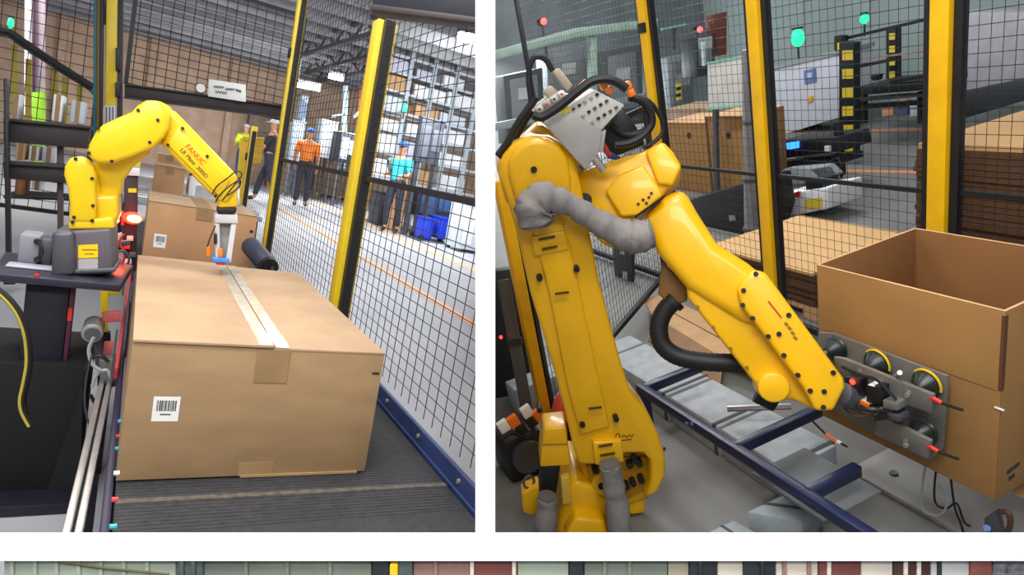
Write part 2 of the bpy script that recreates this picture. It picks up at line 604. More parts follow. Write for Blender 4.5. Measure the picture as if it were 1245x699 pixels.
FX = 0.75
near_y, mid_y, far_y = 2.60, 4.42, 5.75
zpost = 0.0
fence_post(L, (FX, near_y, 0), (FX, near_y, 1.625), 0.076, YEL_P, 'wide yellow fence post beside the large taped carton', 'yellow posts of the left fence', clamps=(0.1,))
fence_post(L, (FX, mid_y, 0), (FX, mid_y, 2.1), 0.058, YEL_P, 'tall yellow fence post in front of the dark-clothed person', 'yellow posts of the left fence')
fence_post(L, (FX, far_y, 0), (FX, far_y, 1.24), 0.05, YEL_P, 'short yellow fence post beside the robot gripper', 'yellow posts of the left fence')
fence_panel(L, (FX, 0.9), (FX, near_y - 0.062), 0.41, 1.62, (1.028,), 0.062, 0.036, 'wire_fence', 'black wire fence panel right of the wide yellow post', 'panels of the left fence', r=0.0014, clip=True, frame=0.036, rails=(False, False), stiles=(False, True))
fence_panel(L, (FX, near_y + 0.060), (FX, mid_y - 0.055), 0.34, 2.05, (1.028,), 0.062, 0.036, 'wire_fence', 'black wire fence panel in front of the orange-shirted person', 'panels of the left fence', r=0.0014, rails=(True, True))
fence_panel(L, (FX, mid_y + 0.055), (FX, far_y - 0.05), 0.34, 1.20, (), 0.08, 0.05, 'wire_fence', 'low black wire fence panel beyond the tall yellow post', 'panels of the left fence', r=0.0010, rails=(True, False), stiles=(True, True))
# header beam at the top right of the left bay
a, b = L.at(455, 4, y=1.95), L.at(600, 22, y=1.75)
hb = Thing(L, 'header_beam', 'dark steel header beam above the wire fence by the partition', 'beam', (a + b) / 2)
hb.part('beam_web', MB().bar(a + V((0, 0, 0.06)), b + V((0, 0, 0.06)), 0.05, 0.16), mat('header_navy', '23262F', 0.5), bevel=0.004, clip=True)
hb.part('beam_flange', MB().bar(a + V((0, -0.01, -0.022)), b + V((0, -0.01, -0.022)), 0.075, 0.016), mat('header_brown', '3A3332', 0.5), bevel=0.002, clip=True)
# kick rail along the belt
kr = Thing(L, 'kick_rail', 'navy steel kick rail with pale bolts along the right belt edge', 'rail', (0.715, 2.0, 0.30))
kr.part('rail_plate', MB().box((0.697, 0.9, 0.30), (0.711, 5.6, 0.425)), NAVYB, bevel=0.004, clip=True)
kr.part('rail_lip', MB().box((0.690, 0.9, 0.372), (0.697, 5.6, 0.386)), NAVYB, bevel=0.002, clip=True)
for i in range(10):
    y = 1.25 + 0.26 * i
    kr.part('bolt', MB().cyl((0.697, y, 0.405), (0.693, y, 0.405), 0.006, n=8), ALU)

# ------------------------------------------------------------------ conveyor
cv = Thing(L, 'belt_conveyor', 'black ribbed belt conveyor carrying the taped cartons', 'conveyor', (0.35, 3.0, 0))
bel = cv.part('belt', MB().prism([(0.022, 1.15, 0.355), (0.686, 0.86, 0.355), (0.686, 5.6, 0.355), (0.022, 5.6, 0.355)], (0, 0, ZB - 0.355)), BELT, bevel=0.004, clip=True)
seam_y = L.at(300, 602, z=ZB).y
cv.part('belt_seam', MB().box((0.024, seam_y - 0.008, ZB), (0.684, seam_y + 0.008, ZB + 0.0015)), BELTS, parent=bel, clip=True)
rg = MB()
for i in range(150):
    y = 1.17 + i * 0.0125
    if abs(y - seam_y) > 0.012:
        rg.box((0.024, y, ZB - 0.0002), (0.684, y + 0.004, ZB + 0.0007))
cv.part('belt_ridges', rg, BELT, parent=bel, clip=True, kind='stuff')
cv.part('side_frame', MB().box((0.004, 1.16, 0.25), (0.019, 5.6, 0.372)), mat('purple_navy_frame', '2B2740', 0.45), bevel=0.004, clip=True)
cv.part('side_frame', MB().box((0.686, 1.3, 0.20), (0.696, 5.6, 0.368)), NAVYB, bevel=0.002, clip=True)
for y in (1.6, 3.4, 5.2):
    for x in (0.02, 0.66):
        cv.part('leg', MB().box((x, y, 0), (x + 0.04, y + 0.04, 0.26)), NAVY, bevel=0.003)
# aluminium track along the near side
tr = Thing(L, 'aluminium_track', 'twin silver aluminium track along the left of the conveyor', 'track', (-0.02, 1.8, 0.29))
for dx in (-0.040, -0.022):
    p0, p1 = V((dx - 0.006, 1.20, 0.335)), V((dx + 0.014, 2.30, 0.335))
    tr.part('track_bar', MB().bar(p0, p1, 0.013, 0.03), ALU, bevel=0.002)
tr.part('track_bed', MB().bar((-0.037, 1.22, 0.312), (-0.019, 2.3, 0.312), 0.03, 0.012), GREYD)
for i in range(7):
    tr.part('screw', MB().cyl((-0.032 + i * 0.0025, 1.30 + i * 0.14, 0.318), (-0.032 + i * 0.0025, 1.30 + i * 0.14, 0.324), 0.003, n=8), BLACK)
tr.part('track_support', MB().box((-0.05, 1.5, 0), (-0.008, 1.56, 0.306)), NAVY)
tr.part('track_support', MB().box((-0.04, 2.2, 0), (-0.008, 2.26, 0.306)), NAVY)
sidem = [TEAL, REDP, TEAL, WHITE, REDP, TEAL]
for i, (px, py) in enumerate(((147, 512), (145, 530), (144, 545), (143, 575), (141, 607), (139, 640))):
    c = L.at(px, py, x=0.0205)
    m = mat('teal_connector', '2FA8B4', 0.4) if sidem[i] is TEAL else sidem[i]
    single(L, 'wire_connector', MB().cyl(c + V((-0.006, 0, 0)), c + V((0.003, 0, 0.0)), 0.004, n=8), m,
           ['upper teal', 'upper red', 'middle teal', 'white', 'lower red', 'lowest teal'][i] + ' wire connector at the left belt edge', 'connector', group='connectors along the left belt edge')


# ------------------------------------------------------------------ cartons
def barcode(t, bay, O, ux, uz, w, h, n=13):
    """White sticker with bars, lying on the front face: O lower left, ux right, uz up, faces ux x uz."""
    ux, uz = V(ux), V(uz)
    nrm = ux.cross(uz).normalized()
    s = t.part('sticker', MB().prism([O, O + ux * w, O + ux * w + uz * h, O + uz * h], nrm * 0.0008), PAPER)
    rnd = random.Random(3)
    x = 0.13 * w
    o2 = O + nrm * 0.0008
    while x < 0.82 * w:
        bw = w * rnd.choice((0.018, 0.03, 0.05))
        t.part('bar', MB().prism([o2 + ux * x + uz * (0.42 * h), o2 + ux * (x + bw) + uz * (0.42 * h), o2 + ux * (x + bw) + uz * (0.85 * h), o2 + ux * x + uz * (0.85 * h)], nrm * 0.0004), INK, parent=s)
        x += bw + w * rnd.choice((0.02, 0.035))
    t.part('bar', MB().prism([o2 + ux * (0.3 * w) + uz * (0.26 * h), o2 + ux * (0.7 * w) + uz * (0.26 * h), o2 + ux * (0.7 * w) + uz * (0.31 * h), o2 + ux * (0.3 * w) + uz * (0.31 * h)], nrm * 0.0004), INK, parent=s)


bx, by, bz = 0.021, 1.362, ZB + 0.004
bw, bd, bh = 0.491, 0.95, 0.28
t = Thing(L, 'carton', 'large taped carton with barcode sticker at the front of the conveyor', 'carton', (bx + bw / 2, by + bd / 2, bz))
wt = 0.005
t.part('front_wall', MB().box((bx, by, bz), (bx + bw, by + wt, bz + bh - 0.003)), CARD, bevel=0.0015)
t.part('back_wall', MB().box((bx, by + bd - wt, bz), (bx + bw, by + bd, bz + bh - 0.003)), CARD)
t.part('left_wall', MB().box((bx, by + wt, bz), (bx + wt, by + bd - wt, bz + bh - 0.003)), CARD)
t.part('right_wall', MB().box((bx + bw - wt, by + wt, bz), (bx + bw, by + bd - wt, bz + bh - 0.003)), CARD)
zt = bz + bh
mid = bx + bw * 0.515
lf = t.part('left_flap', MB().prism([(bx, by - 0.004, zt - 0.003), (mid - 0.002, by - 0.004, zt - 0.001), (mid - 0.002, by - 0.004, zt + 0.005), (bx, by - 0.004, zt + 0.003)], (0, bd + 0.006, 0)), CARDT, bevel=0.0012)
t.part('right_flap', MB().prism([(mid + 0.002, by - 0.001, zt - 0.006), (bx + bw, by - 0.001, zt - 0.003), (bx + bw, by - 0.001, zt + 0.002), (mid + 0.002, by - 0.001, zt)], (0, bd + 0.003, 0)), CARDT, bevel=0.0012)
for k, (xa, xb) in enumerate(((-0.030, -0.003), (0.003, 0.030))):
    t.part('tape', MB().box((mid + xa, by - 0.002, zt + (0.0045 if k == 0 else 0.0005)), (mid + xb, by + bd, zt + (0.0062 if k == 0 else 0.0022))), TAPE, label='shiny clear packing tape')
t.part('tape_end', MB().box((mid - 0.032, by - 0.0015, zt - 0.075), (mid + 0.034, by - 0.0002, zt - 0.004)), TAPE2)
t.part('bottom_tape', MB().box((mid - 0.035, by - 0.0015, bz + 0.001), (mid + 0.034, by - 0.0002, bz + 0.03)), TAPE2)
t.part('bottom_flap', MB().box((mid - 0.03, by - 0.005, bz - 0.0015), (bx + bw - 0.02, by + 0.01, bz + 0.003)), CARD)
t.part('registration_mark', MB().box((bx + bw - 0.022, by - 0.001, zt - 0.049), (bx + bw - 0.006, by, zt - 0.044)), INK)
o = L.at(183.5, 512, y=by)
barcode(t, L, o, (1, 0, 0), (0, 0, 1), L.at(216, 512, y=by).x - o.x, 0.050)

# second carton
y2 = 3.80
x2a, x2b = L.at(172, 318, y=y2).x, 0.575
h2 = L.at(172, 243, y=y2 + 0.0).z - ZB
t = Thing(L, 'carton', 'closed carton with white sticker behind the robot gripper', 'carton', (0.3, y2 + 0.3, ZB))
h2 = max(0.2, h2)
t.part('body', MB().box((x2a, y2, ZB + 0.001), (x2b, y2 + 0.6, ZB + h2)), CARD2, bevel=0.004)
for k in (0, 1):
    xm = (x2a + x2b) / 2
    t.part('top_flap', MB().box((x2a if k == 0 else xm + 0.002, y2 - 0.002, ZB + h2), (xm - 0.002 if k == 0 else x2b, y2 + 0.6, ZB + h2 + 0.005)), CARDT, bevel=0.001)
t.part('tape', MB().box((xm - 0.04, y2 - 0.003, ZB + h2 + 0.005), (xm + 0.04, y2 + 0.6, ZB + h2 + 0.0065)), TAPE2)
t.part('tape_end', MB().box((xm - 0.04, y2 - 0.004, ZB + h2 - 0.06), (xm + 0.04, y2 - 0.001, ZB + h2 + 0.005)), TAPE2)
o = L.at(186, 300, y=y2)
barcode(t, L, o, (1, 0, 0), (0, 0, 1), L.at(201, 300, y=y2).x - o.x, 0.07, 8)
t.part('registration_mark', MB().box((x2b - 0.03, y2 - 0.002, ZB + h2 - 0.09), (x2b - 0.012, y2, ZB + h2 - 0.075)), INK)

# third carton and the one behind it
y3 = 6.6
rt = Thing(L, 'roller_table', 'grey roller table under the two far cartons', 'table', (0.3, 7.0, 0))
za = L.at(200, 238, y=y3).z
rt.part('table_bed', MB().box((-0.12, 6.3, za - 0.08), (1.0, 9.2, za - 0.03)), LGREY, bevel=0.01)
for i in range(13):
    rt.part('roller', MB().cyl((-0.10, 6.4 + i * 0.21, za - 0.022), (0.98, 6.4 + i * 0.21, za - 0.022), 0.022, n=8), ALU)
for x in (-0.1, 0.92):
    for y in (6.4, 9.0):
        rt.part('leg', MB().box((x, y, 0), (x + 0.06, y + 0.06, za - 0.08)), GREYD)


def plain_carton(bay, lo, hi, label, m=CARD2, mt=CARDT, tape=True, group=None, sticker=None):
    lo, hi = V(lo), V(hi)
    t = Thing(bay, 'carton', label, 'carton', ((lo.x + hi.x) / 2, (lo.y + hi.y) / 2, lo.z), group)
    t.part('body', MB().box(lo, (hi.x, hi.y, hi.z - 0.004)), m, bevel=0.004)
    xm = (lo.x + hi.x) / 2
    e = 0.004
    t.part('top_flap', MB().box((lo.x, lo.y - e, hi.z - 0.004), (xm - 0.003, hi.y + e, hi.z + 0.002)), mt)
    t.part('top_flap', MB().box((xm + 0.003, lo.y - e, hi.z - 0.004), (hi.x, hi.y + e, hi.z + 0.002)), mt)
    if tape:
        t.part('tape', MB().box((xm - 0.03, lo.y - 0.006, hi.z - 0.06), (xm + 0.03, lo.y - 0.001, hi.z + 0.003)), TAPE2)
    return t


p, q = L.at(185, 238, y=y3), L.at(226, 206, y=y3)
plain_carton(L, (p.x, y3, za + 0.003), (q.x, y3 + 0.45, q.z), 'small carton under the robot forearm, on the roller table')
p, q = L.at(190, 203, y=8.0), L.at(222, 192, y=8.0)
plain_carton(L, (p.x, 8.0, za + 0.003), (q.x, 8.5, q.z), 'smaller carton peeking out behind the small carton on the roller table')
t = single(L, 'white_bin', MB().box(L.at(228, 238, y=6.7), L.at(240, 212, y=6.7) + V((0, 0.4, 0))), WHITE, 'white plastic bin right of the small carton on the roller table', 'bin', bevel=0.012)

# ------------------------------------------------------------------ robot stand
TZ = 0.63
st = Thing(L, 'robot_stand', 'dark navy robot stand with flat top plate and black base cabinet', 'stand', (-0.13, 2.2, 0))
tp = [L.at(4, 337, z=TZ), L.at(148, 342, z=TZ), V((0.012, 2.34, TZ)), V((-0.31, 2.34, TZ))]
tp[0].x -= 0.03
yf = (tp[0].y + tp[1].y) / 2
tp[0].y = tp[1].y = yf
st.part('top_plate', MB().prism(tp, (0, 0, -0.022)), mat('navy_plate', '2A2838', 0.35), bevel=0.004)
yc = yf + 0.06
xa, xb = L.at(24, 420, y=yc).x, L.at(78, 420, y=yc).x
st.part('column', MB().box((xa, yc, 0.02), (xb, yc + 0.20, TZ - 0.022)), NAVY, bevel=0.006)
st.part('column_trim', MB().box((xb, yc + 0.004, L.at(80, 452, y=yc).z), (xb + 0.011, yc + 0.05, TZ - 0.024)), mat('maroon_trim', '54203A', 0.4), bevel=0.002)
st.part('trim_light', MB().box((xb, yc + 0.001, L.at(80, 390, y=yc).z), (xb + 0.010, yc + 0.004, L.at(80, 374, y=yc).z)), REDP)
zc_ = L.at(60, 443, y=yc - 0.03).z
st.part('base_cabinet', MB().box((-0.34, yc - 0.03, 0.015), (L.at(106, 470, y=yc - 0.03).x, yc + 0.32, zc_)), mat('black_cabinet', '06060A', 0.85), bevel=0.006)
st.part('base_ledge', MB().box((-0.34, yc - 0.12, 0.0), (L.at(100, 590, y=yc - 0.05).x, yc + 0.34, 0.03)), NAVY, bevel=0.004)
st.part('gusset', MB().prism([(xb, yc - 0.032, 0.03), (xb + 0.055, yc - 0.032, zc_ - 0.05), (xb + 0.075, yc - 0.032, 0.03)], (0, -0.012, 0)), mat('gusset_grey', '0C0C12', 0.8))
st.part('warning_dot', MB().cyl(L.at(45, 336, z=TZ), L.at(45, 336, z=TZ) + V((0, 0, 0.006)), 0.006, n=8), REDP)

# grey connector box on the plate
t = Thing(L, 'connector_box', 'grey junction box with black plugs left of the robot base', 'box', L.at(40, 322, z=TZ))
P0 = L.at(40, 322, z=TZ)
bx0, bx1 = L.at(20, 322, y=P0.y).x, L.at(46, 322, y=P0.y).x
t.part('housing', MB().box((bx0, P0.y, TZ + 0.001), (bx1, P0.y + 0.10, L.at(35, 286, y=P0.y).z)), mat('box_grey', '85868E', 0.55), bevel=0.006)
t.part('side_cover', MB().box((bx1, P0.y + 0.01, TZ + 0.001), (L.at(61, 322, y=P0.y).x, P0.y + 0.09, L.at(35, 289, y=P0.y).z)), GREYD, bevel=0.004)
for py in (293, 315):
    c = L.at(45, py, y=P0.y - 0.004)
    t.part('plug', MB().cyl(c + V((0, 0.004, 0)), c + V((0, -0.012, 0)), 0.007, n=10), RUB)
t.part('plug_wire', MB().tube(smooth_path([L.at(46, 293, y=P0.y - 0.014), L.at(52, 304, y=P0.y - 0.03), L.at(49, 316, y=P0.y - 0.014)]), 0.0022, 6), RUB)
single(L, 'white_tray', MB().box(V((bx0 - 0.015, P0.y - 0.070, TZ + 0.001)), V((bx1 + 0.045, P0.y - 0.012, TZ + 0.006))), mat('lilac_tray', 'A9A4B4', 0.5), 'flat pale tray on the stand in front of the junction box', 'tray', bevel=0.002)

# hose at the left edge
hp = [L.at(x, y, y=1.86) for x, y in ((-4, 352), (12, 366), (25, 385), (33, 410), (35, 440), (31, 465), (27, 485), (29, 500), (38, 517))]
t = Thing(L, 'cable_hose', 'black cable hose with a yellow wire looping at the left edge', 'hose', hp[-1])
t.part('hose', MB().tube(smooth_path(hp), 0.009, 10), RUB)
t.part('yellow_wire', MB().tube([p + V((-0.004, -0.008, 0)) for p in smooth_path(hp)], 0.0034, 8), mat('dull_yellow_wire', 'B7A638', 0.5))
hp = [L.at(x, y, y=1.87) for x, y in ((112, 430), (105, 460), (103, 490), (108, 515), (116, 535))]
single(L, 'thin_cable', MB().tube(smooth_path(hp), 0.0025, 6), mat('charcoal_cable', '3A3A42', 0.6), 'thin dark cable hanging beside the robot stand', 'cable')

# ------------------------------------------------------------------ left robot
B0 = L.at(100, 335, z=TZ) + V((0, 0.075, 0))
NL = V((-0.06, -1, 0)).normalized()        # the arm works in a plane across the belt
rob = Thing(L, 'industrial_robot', 'bright yellow small robot arm on a grey base reaching over the conveyor', 'robot', B0)


def lp(name, pts, off, th, m=YEL_L, bevel=0.010, parent=None, label=None, seg=3):
    return rob.part(name, plate(L, pts, B0, NL, off, th), m, parent=parent, bevel=bevel, seg=seg, label=label)


base = lp('base', [(64, 281), (136, 277), (138, 333), (64, 337)], 0.078, 0.155, GREYB, 0.010, label='grey robot base')
lp('base_connector_housing', [(62, 282), (90, 281), (91, 335), (62, 337)], 0.098, 0.03, GREYD, 0.012, parent=base)
lp('base_flange', [(61, 329), (140, 326), (140, 331), (61, 334)], 0.088, 0.17, GREYD, 0.003, parent=base)
lp('warning_plate', [(95, 298), (119, 297), (119, 313), (95, 314)], 0.0795, 0.002, mat('warning_yellow', 'F2C800', 0.5), 0, parent=base, label='yellow warning plate')
lp('rating_plate', [(95, 315), (119, 314), (119, 327), (95, 328)], 0.0795, 0.002, mat('rating_plate', 'A9A4A4', 0.5), 0, parent=base)
for (x, y) in ((100, 303), (107, 303), (103, 308)):
    lp('print_line', [(x, y), (x + 11, y), (x + 11, y + 1.2), (x, y + 1.2)], 0.0802, 0.0008, mat('brown_print', '8A6A10', 0.7), 0, parent=base)
lp('turret_flange', [(83, 269), (137, 264), (139, 278), (83, 279)], 0.075, 0.15, YEL_L, 0.006)
lp('turret', [(86, 272), (84, 222), (100, 206), (118, 214), (122, 238), (143, 237), (144, 262), (139, 274)], 0.048, 0.10, YEL_L, 0.010)
sh = lp('shoulder_cover', [(83, 271), (84, 248), (82, 229), (77, 213), (78, 202), (84, 193), (94, 189), (106, 192), (114, 202), (117, 214), (116, 230), (117, 250), (116, 272)], 0.078, 0.035, YEL_L, 0.012)
lk = lp('lower_link', [(112, 200), (128, 178), (185, 172), (182, 186), (160, 204), (149, 220), (146, 240), (120, 240), (117, 215)], 0.030, 0.07, YEL_L, 0.012)
ua = lp('upper_arm_cover', [(105, 186), (108, 175), (116, 160), (124, 152), (145, 142), (160, 136), (167, 128), (177, 122), (188, 121), (200, 127), (207, 140), (206, 155), (200, 167), (186, 180), (160, 191), (137, 199), (119, 199), (108, 193)], 0.098, 0.055, YEL_L, 0.014)
eb = lp('elbow_housing', [(166, 132), (178, 123), (192, 121), (206, 129), (216, 142), (213, 160), (204, 172), (190, 178), (172, 166)], 0.045, 0.085, YEL_L, 0.014)
fa = lp('forearm', [(196, 176), (200, 160), (203, 140), (208, 132), (214, 136), (289, 214), (290, 227), (277, 248), (263, 243)], 0.068, 0.095, YEL_L, 0.012)
lp('forearm_cover', [(202, 175), (216, 154), (281, 219), (267, 240)], 0.074, 0.02, YEL_L, 0.005, parent=fa)
wr = lp('wrist', [(265, 238), (278, 230), (289, 226), (289, 252), (265, 253)], 0.060, 0.078, YEL_L, 0.008)
lp('wrist_ring', [(264, 252), (288, 252), (287, 260), (264, 260)], 0.058, 0.072, RUB, 0.006, parent=wr)
for prt, pts in ((sh, ((92, 193), (112, 217), (90, 264), (113, 250), (112, 268), (88, 270))), (ua, ((119, 156), (168, 134), (192, 146), (182, 173), (136, 196), (108, 186)))):
    for (x, y) in pts:
        c = L.on(x, y, B0 + NL * (0.079 if prt is sh else 0.099), NL)
        rob.part('bolt', MB().cyl(c - NL * 0.004, c + NL * 0.003, 0.0045, n=8), RUB, parent=prt)
for (x, y) in ((222, 156), (252, 190), (204, 176), (232, 212), (262, 238)):
    c = L.on(x, y, B0 + NL * 0.075, NL)
    rob.part('bolt', MB().cyl(c - NL * 0.004, c + NL * 0.003, 0.0045, n=8), RUB, parent=fa)
# lettering along the forearm
Q = B0 + NL * 0.0745
o1, o1b = L.on(224, 178, Q, NL), L.on(263, 220, Q, NL)
wd = (o1b - o1).normalized()
up_ = -(wd.cross(NL)).normalized()
if up_.z < 0:
    up_ = -up_
rob.part('lettering', text_mesh('FANUC', 0.020, o1 + up_ * 0.001, wd, up_), REDINK, parent=fa, label='red maker lettering')
rob.part('lettering', text_mesh('LR Mate  200iD', 0.0155, o1 - up_ * 0.0165, wd, up_), INK, parent=fa, label='black model lettering')
# cables on the wrist
for k, pts in enumerate((((258, 236), (264, 226), (276, 217), (288, 208), (294, 213), (284, 226), (270, 244)), ((262, 246), (268, 236), (282, 224), (292, 219), (290, 228), (276, 238)))):
    rob.part('cable', MB().tube(smooth_path([L.on(x, y, B0 + NL * (0.085 + 0.01 * k), NL) for x, y in pts]), 0.0022, 6), RUB, parent=wr)
# gripper
gr = Thing(L, 'robot_gripper', 'pale grey gripper bracket with blue pad hanging from the small robot', 'gripper', L.on(270, 320, B0, NL))


def gp(name, pts, off, th, m, bevel=0.003, parent=None):
    return gr.part(name, plate(L, pts, B0, NL, off, th), m, parent=parent, bevel=bevel)


gb = gp('mount_block', [(261, 260), (289, 261), (290, 272), (261, 271)], 0.055, 0.07, mat('gripper_grey', 'C6C7CC', 0.45), 0.004)
gp('bracket_leg', [(261, 271), (267, 271), (268, 317), (262, 317)], 0.050, 0.03, mat('gripper_grey', 'C6C7CC'))
gp('bracket_leg', [(281, 272), (288, 272), (281, 319), (274, 319)], 0.050, 0.03, mat('gripper_grey', 'C6C7CC'))
gp('back_plate', [(263, 272), (285, 272), (280, 312), (264, 312)], 0.015, 0.01, mat('gripper_plate', 'A8A6A4', 0.45))
gp('sensor', [(251, 300), (256, 300), (256, 312), (251, 312)], 0.05, 0.012, ORANGE)
gp('sensor', [(265, 302), (271, 302), (271, 313), (265, 313)], 0.056, 0.012, ORANGE)
gp('valve', [(260, 284), (264, 284), (264, 297), (260, 297)], 0.06, 0.014, BLACK)
pd = gp('suction_pad', [(258, 313), (279, 315), (279, 320), (259, 319)], 0.065, 0.07, mat('pad_blue', '3E7ED0', 0.4))
gp('pad_lip', [(262, 319), (275, 320), (274, 323), (263, 322)], 0.06, 0.05, REDP, parent=pd)
gr.part('air_hose', MB().tube(smooth_path([L.on(x, y, B0 + NL * 0.06, NL) for x, y in ((262, 274), (256, 288), (252, 300))]), 0.002, 6), RUB)

# ------------------------------------------------------------------ sensor mast, motor, guides beside the belt
my = 2.75
t = Thing(L, 'sensor_mast', 'black sensor mast with glowing red lamp beside the second carton', 'sensor', L.at(160, 330, y=my))


def mp(name, pts, y, th, m, bevel=0.002, parent=None):
    return t.part(name, MB().prism([L.at(x, yy, y=y) for x, yy in pts], (0, th, 0)), m, parent=parent, bevel=bevel)


mp('mast', [(151, 205), (168, 206), (166, 330), (150, 330)], my, 0.05, mat('mast_black', '2A1D22', 0.5))
mp('mast_head', [(148, 203), (170, 204), (170, 214), (148, 213)], my - 0.01, 0.07, mat('mast_head_white', 'C9CCD4', 0.5))
mp('yellow_tag', [(156, 229), (166, 229), (166, 234), (156, 234)], my - 0.003, 0.004, YEL_P, 0)
mp('yellow_cap', [(152, 195), (171, 195), (171, 203), (152, 203)], my, 0.04, mat('mast_cap', 'B9B22E', 0.5))
c = L.at(161, 265, y=my - 0.02)
lm = t.part('lamp_lens', MB().ball(c, 0.028, 12, 8, (1.1, 0.7, 0.8)), RED_E)
t.part('lamp_core', MB().ball(c + V((0.006, -0.016, 0)), 0.019, 10, 6, (1.2, 0.6, 0.7)), WARM_E, parent=lm)
mp('lamp_housing', [(147, 258), (151, 258), (151, 274), (147, 274)], my - 0.02, 0.06, REDP)
for i, (x, y) in enumerate(((158, 290), (154, 300), (161, 310), (156, 318))):
    mp('connector', [(x - 4, y - 3), (x + 4, y - 3), (x + 4, y + 3), (x - 4, y + 3)], my - 0.012, 0.02, [VALVW, REDP, GREYD, VALVW][i])
pl = bpy.data.lights.new('red_lamp_light', 'POINT')
pl.energy = 0.55
pl.color = (1, 0.08, 0.05)
pl.shadow_soft_size = 0.02
po = bpy.data.objects.new('red_lamp_light', pl)
COL.objects.link(po)
po.matrix_world = L.M @ Matrix.Translation(c + V((0, -0.06, 0)))
# cable clutter between the robot base and the mast
t = Thing(L, 'sensor_bracket', 'pink and grey sensor bracket tangled with cables right of the robot base', 'bracket', L.at(140, 335, y=2.5))
mp('bracket_plate', [(139, 285), (148, 283), (150, 330), (141, 334)], 2.5, 0.02, mat('pinkish_plate', 'C9A3A6', 0.5))
mp('bracket_arm', [(137, 296), (158, 292), (158, 298), (138, 302)], 2.49, 0.03, GREYD)
mp('bracket_foot', [(138, 322), (156, 318), (156, 330), (138, 336)], 2.48, 0.05, mat('pinkish_plate', 'C9A3A6'))
for k, pts in enumerate((((140, 290), (146, 300), (141, 312), (148, 325)), ((150, 285), (145, 296), (152, 310), (144, 330)), ((138, 308), (150, 305), (157, 316), (150, 331)))):
    t.part('cable', MB().tube(smooth_path([L.at(x, y, y=2.47 - 0.004 * k) for x, y in pts]), 0.004, 6), [RUB, REDP, GREYD][k])
# guide strip along the carton's left side; its red paints the lamp's glow
p0, p1 = L.at(161, 318, x=0.012), L.at(149, 460, x=0.0)
t = Thing(L, 'guide_rail', 'glow-red guide strip along the left side of the large carton', 'rail', V((0.008, 2.4, 0.40)))
t.part('strip', MB().bar((0.000, 1.75, 0.47), (0.012, 3.5, 0.53), 0.008, 0.030), mat('guide_red_glow', 'A22A30', 0.4), bevel=0.002)
t.part('bracket', MB().box((-0.012, 2.0, 0.36), (-0.006, 2.04, 0.50)), GREYD)
t.part('bracket', MB().box((-0.012, 3.1, 0.36), (-0.006, 3.14, 0.52)), GREYD)
for nm, pts, lab in (('target_plate', ((124, 380), (147, 378), (147, 391), (124, 393)), 'upper pink reflector plate left of the large carton'), ('target_plate', ((126, 416), (139, 415), (136, 434), (124, 434)), 'lower pink reflector plate left of the large carton')):
    single(L, nm, MB().prism([L.at(x, y, y=2.12) for x, y in pts], (0, 0.012, 0)), PINK, lab, 'plate', bevel=0.002)
t = Thing(L, 'gear_motor', 'grey gear motor with black cables under the pink plates', 'motor', L.at(125, 500, y=2.05))
ca, cb = L.at(113, 402, y=2.06), L.at(128, 412, y=2.06)
t.part('motor_body', MB().cyl(ca + V((0, -0.03, 0)), ca + V((0, 0.07, 0)), 0.026, n=16), STEEL, bevel=0.003)
t.part('motor_cap', MB().cyl(ca + V((0, -0.04, 0)), ca + V((0, -0.03, 0)), 0.018, n=16), GREYD)
mp('gearbox', [(120, 438), (144, 436), (142, 470), (122, 474)], 2.05, 0.06, mat('gearbox_grey', '77726E', 0.5), 0.004)
mp('mount', [(114, 408), (124, 408), (124, 446), (116, 446)], 2.08, 0.02, GREYD)
for k, pts in enumerate((((104, 450), (110, 438), (122, 432), (132, 440)), ((112, 470), (118, 455), (130, 450), (136, 462)), ((110, 480), (118, 492), (124, 478), (128, 466)), ((114, 410), (108, 425), (112, 442), (122, 450)))):
    t.part('cable', MB().tube(smooth_path([L.at(x, y, y=2.03 - 0.006 * k) for x, y in pts]), 0.005, 6), [RUB, mat('silver_hose', '9C9CA0', 0.4), RUB, mat('silver_hose', '9C9CA0', 0.4)][k])
# yellow bars behind the stand
t = Thing(L, 'yellow_bracket', 'yellow steel bracket behind the robot stand, seen below its plate', 'bracket', L.at(127, 405, y=2.6))
mp('upright', [(122, 352), (132, 352), (131, 404), (123, 404)], 2.6, 0.03, YEL_P, 0.003)
mp('cross_arm', [(132, 352), (148, 351), (148, 358), (132, 359)], 2.6, 0.03, YEL_P, 0.003)
mp('foot', [(120, 404), (134, 404), (136, 470), (118, 470)], 2.61, 0.03, NAVY, 0.003)
# dark drive unit at the far end of the belt
t = Thing(L, 'drive_unit', 'dark drive unit with cable at the foot of the tall yellow post', 'motor', L.at(310, 325, y=3.6))
t.part('motor_body', MB().tube([L.at(304, 298, y=3.70), L.at(325, 322, y=3.50)], 0.050, 14), mat('dark_blue_grey', '34384A', 0.5), bevel=0.008)
t.part('end_cap', MB().tube([L.at(325, 322, y=3.50), L.at(328, 325, y=3.46)], 0.045, 14), RUB)
t.part('cable', MB().tube(smooth_path([L.at(328, 322, y=3.5), L.at(331, 325, y=3.45), L.at(330, 331, y=3.4)]), 0.008, 6), RUB)

